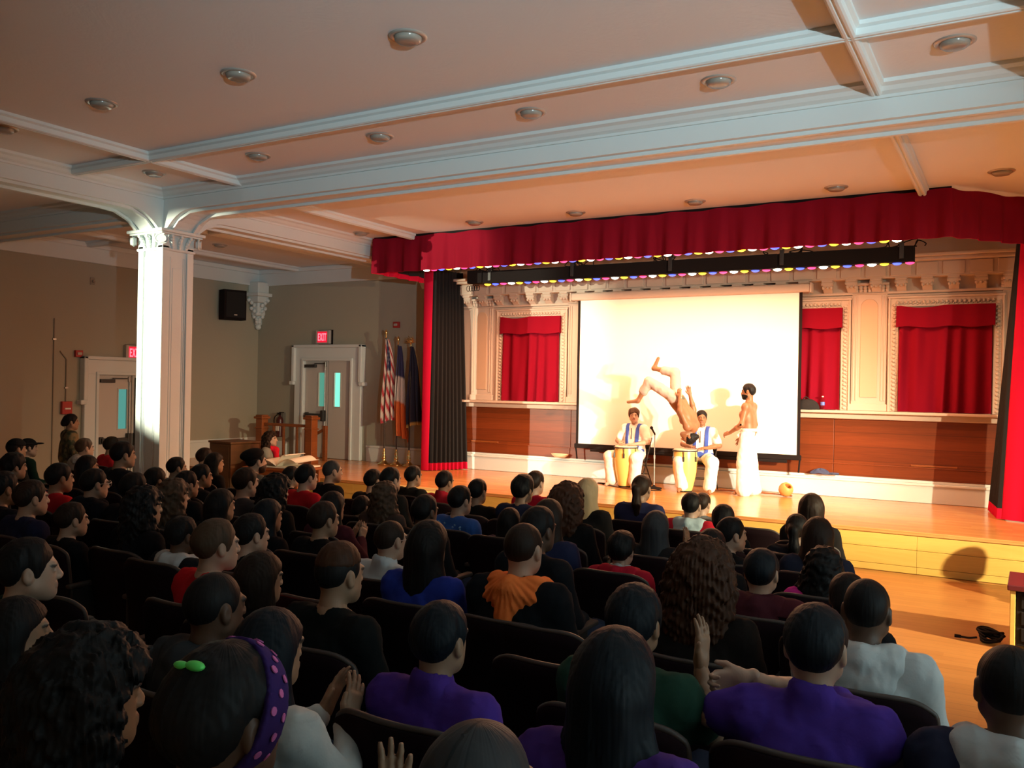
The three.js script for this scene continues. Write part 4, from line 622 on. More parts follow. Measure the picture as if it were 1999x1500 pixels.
function person(j, o = {}) {                             // -> body, shirt, trousers, shoes geometries
  const c = o.cell ?? 0.018, hc = o.headCell ?? 0.006, list = [], out = {}, pc = o.handCell ?? 0.006;
  const B = new Field(0.04), sh = o.shirtless ? 0 : -0.012; trunk(B, j, sh, true, 1);
  if (o.shirtless) { const lat = V(...j.sr).sub(V(...j.sl)).normalize(), up = V(...j.neck).sub(V(...j.hip)).normalize(), fw = up.clone().cross(lat).multiplyScalar(1); for (const s of [-1, 1]) B.ell(V(...j.chest).addScaledVector(lat, s * 0.072).addScaledVector(fw, 0.075).addScaledVector(up, 0.02).toArray(), [0.062, 0.048, 0.045], 0.05); }
  for (const s of ['l', 'r']) { const S = j['s' + s], E = j['e' + s], W = j['w' + s]; B.cap(S, E, 0.05 + sh * 0.4, 0.04 + sh * 0.3, 0.04).cap(E, mix(E, W, 0.35), 0.041 + sh * 0.3, 0.039 + sh * 0.2).cap(mix(E, W, 0.35), W, 0.039 + sh * 0.2, 0.026, 0.03);
    B.cap(j['p' + s], j['k' + s], 0.078 + sh, 0.055 + sh, 0.05).cap(j['k' + s], mix(j['k' + s], j['a' + s], 0.35), 0.053 + sh * 0.5, 0.052 + sh * 0.5, 0.03).cap(mix(j['k' + s], j['a' + s], 0.35), j['a' + s], 0.052 + sh * 0.5, 0.034, 0.03).cap(j['a' + s], j['t' + s], 0.036, 0.026, 0.03); }
  const Hm = new THREE.Matrix4().compose(V(...j.head), new THREE.Quaternion().setFromEuler(new THREE.Euler(...(j.rot ?? [0, 0, 0]), 'YXZ')), V(1, 1, 1)), inv = Hm.clone().invert();
  B.cap(j.neck, mix(j.neck, j.head, 0.35), 0.055, 0.05, 0.05);
  list.push(meshField(B, c));
  const HF = headFields[o.fem ? 1 : 0], n0 = V(...j.neck).applyMatrix4(inv).toArray(), nk = new Field(0.03); nk.cap([0, -0.045, 0.025], n0, 0.052 - 0.006 * (o.fem ? 1 : 0), 0.056, 0.03);
  const hl = [-0.1, Math.min(-0.13, n0[1] - 0.02), Math.min(-0.135, n0[2] - 0.07)], hh = [0.1, 0.125, Math.max(0.125, n0[2] + 0.07)]; hl[0] = Math.min(hl[0], n0[0] - 0.065); hh[0] = Math.max(hh[0], n0[0] + 0.065);
  const hg = nets((x, y, z) => smin(HF.at(x, y, z), nk.at(x, y, z), 0.03), hl, hh, hc), hp = hg.attributes.position, col = new Float32Array(hp.count * 3);
  for (let i = 0; i < hp.count; i++) col.set(headColour(hp.getX(i), hp.getY(i), hp.getZ(i)), i * 3);
  hg.setAttribute('color', new THREE.BufferAttribute(col, 3)); hg.applyMatrix4(Hm); list.push(hg);
  for (const s of ['l', 'r']) { const h = j['h' + s]; if (!h) continue; const F = handField(j['w' + s], h.d, h.t, h.curl, h.spread ?? 1, h.s ?? 1); list.push(meshField(F, pc)); }
  for (const g of list) if (!g.attributes.color) g.setAttribute('color', new THREE.BufferAttribute(new Float32Array(g.attributes.position.count * 3).fill(1), 3));
  out.body = mergeGeometries(list, false); out.headM = Hm;
  const wr = o.wrinkle ?? 0.005, fold = (x, y, z, d) => d > 0.04 ? d : d + wr * N3(x * 11, y * 7, z * 11) + wr * 0.7 * (1 - 2 * Math.abs(N3(x * 19 + y * 9, y * 13 - x * 6, z * 19)))  * 0.8;
  if (!o.shirtless) {
    const S = new Field(0.04), g = o.loose ?? 0.012; trunk(S, j, g, true, o.wide ?? 1);
    for (const s of ['l', 'r']) { const A = j['s' + s], E = j['e' + s], W = j['w' + s], sl = o.sleeve ?? 1; if (sl <= 0.5) S.cap(A, mix(A, E, sl * 2 * 0.9), 0.062 + g, 0.058 + g, 0.04); else S.cap(A, E, 0.06 + g, 0.047 + g, 0.04).cap(E, mix(E, W, (sl - 0.5) * 1.86), 0.047 + g, 0.034 + g, 0.03); }
    if (o.collar) S.cap(add(j.neck, [0, 0.028, 0.012]), add(j.neck, [0, 0.01, -0.02]), 0.07, 0.066, 0.02);
    if (o.vneck) S.cut(add(j.neck, o.vneck), [0.05, 0.05, 0.05], 0.02);
    S.cut(add(j.neck, [0, 0.085, -0.015]), [0.062, o.collar ? 0.05 : 0.065, 0.064], 0.012);
    out.shirt = uvm(meshField(S, o.shirtCell ?? c, fold));
  }
  if (!o.noTrousers) {
    const T = new Field(0.04), g = 0.012, w = o.legs ?? [0.088, 0.07, 0.055], hip = V(...j.pr).sub(V(...j.pl)).normalize().toArray();
    T.cap(add(j.hip, hip, -0.07), add(j.hip, hip, 0.07), 0.112, 0.112, 0.06);
    const e = o.legEnd ?? 0.96;
    for (const s of ['l', 'r']) T.cap(j['p' + s], j['k' + s], w[0] + g, w[1] + g, 0.05).cap(j['k' + s], mix(j['k' + s], j['a' + s], e), w[1] + g * 0.6, w[2] + g * 0.4, 0.03);
    if (o.waistCut) T.cut(...o.waistCut);
    out.trousers = uvm(meshField(T, o.legCell ?? c * 1.2, fold));
  }
  if (!o.barefoot) { const S = new Field(0.02); for (const s of ['l', 'r']) S.cap(add(j['a' + s], [0, -0.02, 0]), j['t' + s], 0.047, 0.038, 0.03); out.shoes = uvm(meshField(S, Math.max(0.012, c * 0.7))); }
  return out;
}
// ------------------------------------------------------------------ hair, in the frame of the head
const hairCache = {};
function hair(style, cell) {
  const key = style + cell; if (hairCache[key]) return hairCache[key];
  const X = new Field(0.04); let t = 0.014, amp = 0.0022, fz = 64, drop = 0, top = 0.062, long = false, wave = 0, lump = 0.003, taper = 0.25;
  if (style === 'buzz') { t = 0.007; amp = 0.0008; lump = 0; }
  if (style === 'short') { t = 0.019; lump = 0.004; }
  if (style === 'fade') { t = 0.025; lump = 0.003; }
  if (style === 'fadelow') { t = 0.006; amp = 0.0008; lump = 0; }
  if (style === 'messy') { t = 0.028; amp = 0.004; fz = 40; lump = 0.012; top = 0.05; taper = 0.6; }
  if (style === 'slick') { t = 0.019; amp = 0.003; drop = 0.02; lump = 0.005; taper = 0.6; }
  if (style === 'bob') { t = 0.022; long = true; for (const s of [-1, 1]) X.cap([s * 0.062, 0.02, 0.02], [s * 0.072, -0.10, 0.008], 0.036, 0.03); X.cap([0, 0.0, 0.07], [0, -0.09, 0.075], 0.062, 0.05).cap([-0.05, -0.04, 0.05], [-0.05, -0.10, 0.05], 0.04, 0.035).cap([0.05, -0.04, 0.05], [0.05, -0.10, 0.05], 0.04, 0.035); }
  if (style === 'long') { t = 0.018; long = true; for (const s of [-1, 1]) X.cap([s * 0.058, 0.03, 0.03], [s * 0.080, -0.15, 0.045], 0.036, 0.034).cap([s * 0.080, -0.15, 0.045], [s * 0.078, -0.30, 0.09], 0.033, 0.018).cap([s * 0.04, -0.02, 0.08], [s * 0.045, -0.36, 0.125], 0.045, 0.024); X.cap([0, 0.0, 0.085], [0, -0.38, 0.13], 0.045, 0.024); }
  if (style === 'wavy') { t = 0.03; amp = 0.004; fz = 50; wave = 0.012; long = true; for (const s of [-1, 1]) X.cap([s * 0.065, 0.02, 0.03], [s * 0.105, -0.14, 0.04], 0.05, 0.05).cap([s * 0.105, -0.14, 0.04], [s * 0.105, -0.29, 0.085], 0.048, 0.024); X.cap([0, 0.0, 0.08], [0, -0.33, 0.14], 0.07, 0.04).cap([-0.06, -0.08, 0.08], [-0.065, -0.34, 0.12], 0.052, 0.026).cap([0.06, -0.08, 0.08], [0.065, -0.34, 0.12], 0.052, 0.026); }
  if (style === 'curly') { t = 0.045; amp = 0.008; fz = 60; wave = 0.010; long = true; X.ell([0, -0.05, 0.055], [0.145, 0.16, 0.105]).ell([0, -0.17, 0.085], [0.145, 0.125, 0.08]); }
  if (style === 'tail') { t = 0.012; X.cap([0, 0.02, 0.09], [0, 0.01, 0.135], 0.03, 0.03).cap([0, 0.01, 0.135], [0.008, -0.12, 0.15], 0.035, 0.036).cap([0.008, -0.12, 0.15], [0.014, -0.30, 0.13], 0.036, 0.012); drop = 0.02; taper = 0.6; }
  if (style === 'bun') { t = 0.014; X.ell([0, 0.06, 0.115], [0.045, 0.042, 0.04]); drop = 0.015; taper = 0.6; }
  if (style === 'knot') { t = 0.017; X.ell([0, -0.02, 0.115], [0.05, 0.045, 0.035]); drop = 0.02; taper = 0.7; }
  const face = new Field(0.01).ell([0, -0.05, -0.115], [0.072, 0.105, 0.085]), L = [[-0.2, top], [-0.082, top], [-0.055, top - 0.03], [-0.04, 0.004], [-0.026, -0.026], [-0.006, -0.03], [0.004, 0.006], [0.018, 0.028], [0.034, 0.012], [0.045, -0.022], [0.07, -0.058 - drop], [0.1, -0.072 - drop], [0.2, -0.09 - drop]];
  const hairline = (z) => { for (let i = 1; i < L.length; i++) if (z < L[i][0]) { const u = (z - L[i - 1][0]) / (L[i][0] - L[i - 1][0]); return L[i - 1][1] + (L[i][1] - L[i - 1][1]) * u; } return L[12][1]; };
  const f = (x, y, z) => {
    const ang = Math.atan2(x, -z), cap0 = skull.at(x, y, z); if (cap0 > 0.12 && !long && !X.p.length) return cap0;
    const strand = amp * (0.5 * Math.sin(ang * fz + 5 * N3(x * 14, y * 5, z * 14)) + 0.9 * N3(x * 45, y * (wave ? 45 : 11), z * 45)) + lump * N3(x * 15, y * 12, z * 15) + (wave ? wave * N3(x * 32, y * 32, z * 32) + wave * 0.35 * Math.sin(y * 95 + 9 * N3(x * 12, y * 5, z * 12)) : 0);
    const hl = style === 'fade' ? 0.046 + 0.02 * Math.max(0, z) : hairline(z), up = (y - hl) / 0.085, tt = long ? t : t * Math.min(1, Math.max(taper, taper + (1 - taper) * up));
    let cap = cap0 - tt; const plane = (long ? top - 0.7 * (z + 0.088) - y : hl - y) * 0.72 + 0.003 * N3(x * 70, y * 30, z * 70);
    const h = Math.max(0.008 - Math.abs(cap - plane), 0) / 0.008; cap = Math.max(cap, plane) + h * h * 0.002;
    let d = cap; if (X.p.length) d = smin(d, X.at(x, y, z), 0.035);
    if (long) { const q = -face.at(x, y, z), k = Math.max(0.012 - Math.abs(d - q), 0) / 0.012; d = Math.max(d, q) + k * k * 0.003; }
    return d + strand;
  };
  const lo = [-0.13, -0.13, -0.13], hi = [0.13, 0.16, 0.16]; if (X.p.length) for (let i = 0; i < 3; i++) { lo[i] = Math.min(lo[i], X.lo[i] - 0.02); hi[i] = Math.max(hi[i], X.hi[i] + 0.02); } if (t > 0.03) { for (const i of [0, 1, 2]) hi[i] += 0.04; lo[0] -= 0.04; }
  const g = nets(f, lo, hi, cell), p = g.attributes.position, uv = new Float32Array(p.count * 2); for (let i = 0; i < p.count; i++) { uv[2 * i] = Math.atan2(p.getX(i), -p.getZ(i)) / 6.283; uv[2 * i + 1] = p.getY(i) * 1.2; } g.setAttribute('uv', new THREE.BufferAttribute(uv, 2));
  return hairCache[key] = g;
}
const HC = { k: [0.009, 0.008, 0.008], n: [0.007, 0.010, 0.014], b: [0.022, 0.013, 0.009], m: [0.07, 0.042, 0.026], y: [0.42, 0.31, 0.17], a: [0.055, 0.022, 0.011], g: [0.035, 0.037, 0.04] };
const SK = { l: [0.44, 0.285, 0.20], m: [0.32, 0.19, 0.115], d: [0.10, 0.052, 0.031], o: [0.27, 0.122, 0.058] };
const matCache = {};
const hairMat = (k) => matCache['h' + k] ??= withBump(new THREE.MeshPhysicalMaterial({ color: new THREE.Color().setRGB(...HC[k]), roughness: 0.55, specularIntensity: 0.3 }), hairBump, 0.0015);
const skinMat = (k) => matCache['s' + k] ??= std(SK[k], 0.5, { vertexColors: true });
const clothMat = (c) => matCache['c' + c.join()] ??= withBump(new THREE.MeshPhysicalMaterial({ color: new THREE.Color().setRGB(...(Math.max(...c) < 0.04 ? c.map((v) => v * 0.6) : c)), roughness: 0.95, specularIntensity: 0.25 }), clothBump, 0.0008, 5);
// ------------------------------------------------------------------ the four performers
const white = clothMat([0.80, 0.78, 0.72]), blueTrim = clothMat([0.055, 0.10, 0.42]);
function figure(label, g, skin, pos, turn = 0, name = 'person') {
  const o = thing(name, label, 'person', pos, turn); mesh('body', g.body, skinMat(skin), o);
  return o;
}
const onHead = (g, geo) => geo.clone().applyMatrix4(g.headM);
const flipHand = (d, t, curl = 0.5, s = 1) => ({ d, t, curl, s });
function beardGeo(cell) {
  const f = headFields[0]; return nets((x, y, z) => Math.max(f.at(x, y, z) - 0.008 - 0.003 * N3(x * 60, y * 60, z * 60), y + 0.043 + 0.25 * Math.max(0, z + 0.05) - 0.5 * Math.max(0, -0.088 - z) * 0 , z - 0.012, 0.0105 - Math.hypot(x * 0.62, y + 0.064, Math.max(0, z + 0.085)), Math.abs(x) < 0.018 && y > -0.05 ? 0.004 : -1), [-0.09, -0.13, -0.13], [0.09, 0, 0.02], cell);
}
{ // bare-chested player standing in profile, wide white trousers
  const j = { hip: [0, 0.98, 0.01], chest: [0, 1.27, 0.0], neck: [0, 1.475, 0.015], head: [0, 1.655, -0.01], rot: [-0.05, 0, 0], sl: [-0.185, 1.415, 0.015], sr: [0.185, 1.415, 0.015],
    el: [-0.27, 1.13, -0.02], wl: [-0.17, 0.985, -0.25], er: [0.255, 1.12, 0.03], wr: [0.16, 0.90, -0.17], pl: [-0.095, 0.94, 0], pr: [0.095, 0.94, 0], kl: [-0.13, 0.50, -0.03], kr: [0.12, 0.50, 0.01], al: [-0.15, 0.085, 0.0], ar: [0.14, 0.085, 0.06], tl: [-0.18, 0.03, -0.15], tr: [0.17, 0.03, -0.09],
    hl: flipHand([0.25, -0.25, -0.9], [0.5, 0.75, 0], 0.9), hr: flipHand([0.05, -0.85, -0.35], [-0.3, -0.1, -0.9], 0.6) };
  const g = person(j, { shirtless: true, cell: 0.012, headCell: 0.005, handCell: 0.005, legs: [0.10, 0.10, 0.125], legEnd: 0.99, barefoot: true, legCell: 0.014, wrinkle: 0.012 });
  const o = figure('bare-chested person standing on the stage in wide white trousers, seen in profile', g, 'o', [-3.69, STAGE, -13.92], Math.PI / 2 - 0.05);
  mesh('trousers', g.trousers, white, o); mesh('waistband', sheet(40, 2, (u, v) => { const a = u * 6.283; return [Math.cos(a) * 0.185, 1.02 + v * 0.05, 0.01 + Math.sin(a) * 0.125]; }, 0.012), white, o);
  mesh('hair', onHead(g, hair('slick', 0.006)), hairMat('k'), o); mesh('beard', onHead(g, beardGeo(0.005)), hairMat('k'), o);
}
function drummer(label, x, z, turn, skin, hairStyle, hc, look) {
  const j = { hip: [0, 0.55, 0.04], chest: [0, 0.84, 0.03], neck: [0, 1.035, 0.02], head: [0, 1.205, -0.02], sl: [-0.175, 0.975, 0.02], sr: [0.175, 0.975, 0.02], el: [-0.30, 0.76, -0.04], wl: [-0.14, 0.725, -0.27], er: [0.30, 0.76, -0.04], wr: [0.12, 0.735, -0.27],
    pl: [-0.10, 0.53, 0.0], pr: [0.10, 0.53, 0.0], kl: [-0.26, 0.50, -0.38], kr: [0.26, 0.50, -0.38], al: [-0.22, 0.085, -0.36], ar: [0.22, 0.085, -0.36], tl: [-0.25, 0.03, -0.5], tr: [0.25, 0.03, -0.5], rot: look, hl: flipHand([0.55, 0.05, -0.75], [0.6, 0, 0.6], 0.35), hr: flipHand([-0.55, 0.05, -0.75], [-0.6, 0, 0.6], -0.35) };
  const g = person(j, { cell: 0.012, headCell: 0.005, sleeve: 0.40, loose: 0.016, legs: [0.10, 0.095, 0.10], legEnd: 0.93, barefoot: true, shirtCell: 0.012, legCell: 0.014, wrinkle: 0.009 });
  const o = figure(label, g, skin, [x, STAGE, z], turn); mesh('shirt', g.shirt, white, o); mesh('trousers', g.trousers, white, o); mesh('hair', onHead(g, hair(hairStyle, 0.006)), hairMat(hc), o);
  const S = new Field(0.04); trunk(S, j, 0.016, true, 1); S.cap(j.sl, mix(j.sl, j.el, 0.3), 0.07, 0.07).cap(j.sr, mix(j.sr, j.er, 0.3), 0.07, 0.07);
  for (const s of [-1, 1]) mesh('blue_band', nets((a, b, c) => Math.max(S.at(a, b, c) - 0.009, Math.abs(a - s * (0.098 + 0.12 * Math.max(0, b - 0.97))) - 0.032, c - 0.05, 0.62 - b), [-0.25, 0.6, -0.2], [0.25, 1.1, 0.1], 0.01), blueTrim, o, 'blue shoulder band');
  mesh('belt_cloth', nets((a, b, c) => Math.max(S.at(a, b, c) - 0.012, Math.abs(b - 0.60) - 0.035 - 0.3 * Math.max(0, 0.06 - Math.abs(a)), c), [-0.25, 0.5, -0.2], [0.25, 0.75, 0.05], 0.01), blueTrim, o, 'blue waist cloth');
  mesh('button_placket', bx(-0.006, 0.006, 0.80, 0.99, -0.105, -0.098), M.darkMetal, o);
}
drummer('seated drummer in white clothes with blue shoulder bands, left conga', -5.68, -14.02, Math.PI - 0.12, 'l', 'messy', 'm', [0, 0.5, 0]);
drummer('seated drummer in white behind the flipping person, right conga', -4.48, -14.0, Math.PI + 0.1, 'o', 'short', 'k', [0, 0.3, 0]);
{ // the dancer upside down in the air, knees bent towards the left
  const j = { hip: [0, 0.66, 0], chest: [0.20, 0.37, 0], neck: [0.295, 0.20, 0.0], head: [0.21, 0.06, 0.02], sl: [0.28, 0.25, -0.17], sr: [0.23, 0.23, 0.18], el: [0.22, 0.50, -0.24], wl: [0.17, 0.74, -0.19], er: [0.13, 0.48, 0.25], wr: [0.10, 0.70, 0.19], 
    pl: [-0.03, 0.70, -0.09], pr: [-0.03, 0.70, 0.09], kl: [-0.07, 1.09, -0.14], kr: [-0.42, 0.93, 0.13], al: [-0.43, 1.16, -0.16], ar: [-0.60, 0.62, 0.15], tl: [-0.36, 1.33, -0.17], tr: [-0.76, 0.60, 0.16] };
  const g = person({ ...j, rot: [Math.PI + 0.55, -1.35, 0.1], hl: flipHand([-0.2, 0.95, 0.15], [-0.9, -0.1, 0.3], 0.5), hr: flipHand([-0.15, 0.95, -0.2], [-0.9, -0.1, -0.3], -0.5) }, { shirtless: true, cell: 0.012, headCell: 0.005, legs: [0.085, 0.075, 0.07], legEnd: 0.5, barefoot: true, legCell: 0.013, wrinkle: 0.01 });
  const o = figure('bare-chested person flipping upside down in mid-air with both legs bent', g, 'o', [-4.72, 1.37, -13.42], 0.08); mesh('trousers', g.trousers, clothMat([0.52, 0.41, 0.36]), o); mesh('hair', onHead(g, hair('bun', 0.006)), hairMat('k'), o);
  mesh('belt', nets((x, y, z) => { const b = new Field(0.05); return Math.max(Math.abs(Math.hypot((x - 0.03) * 0.85 + (y - 0.63) * 0.55, z * 0.82) - 0.103) - 0.012, Math.abs((x - 0.03) * -0.55 + (y - 0.63) * 0.83) - 0.028); }, [-0.15, 0.45, -0.17], [0.2, 0.8, 0.17], 0.011), clothMat([0.10, 0.11, 0.08]), o, 'dark green belt');
}
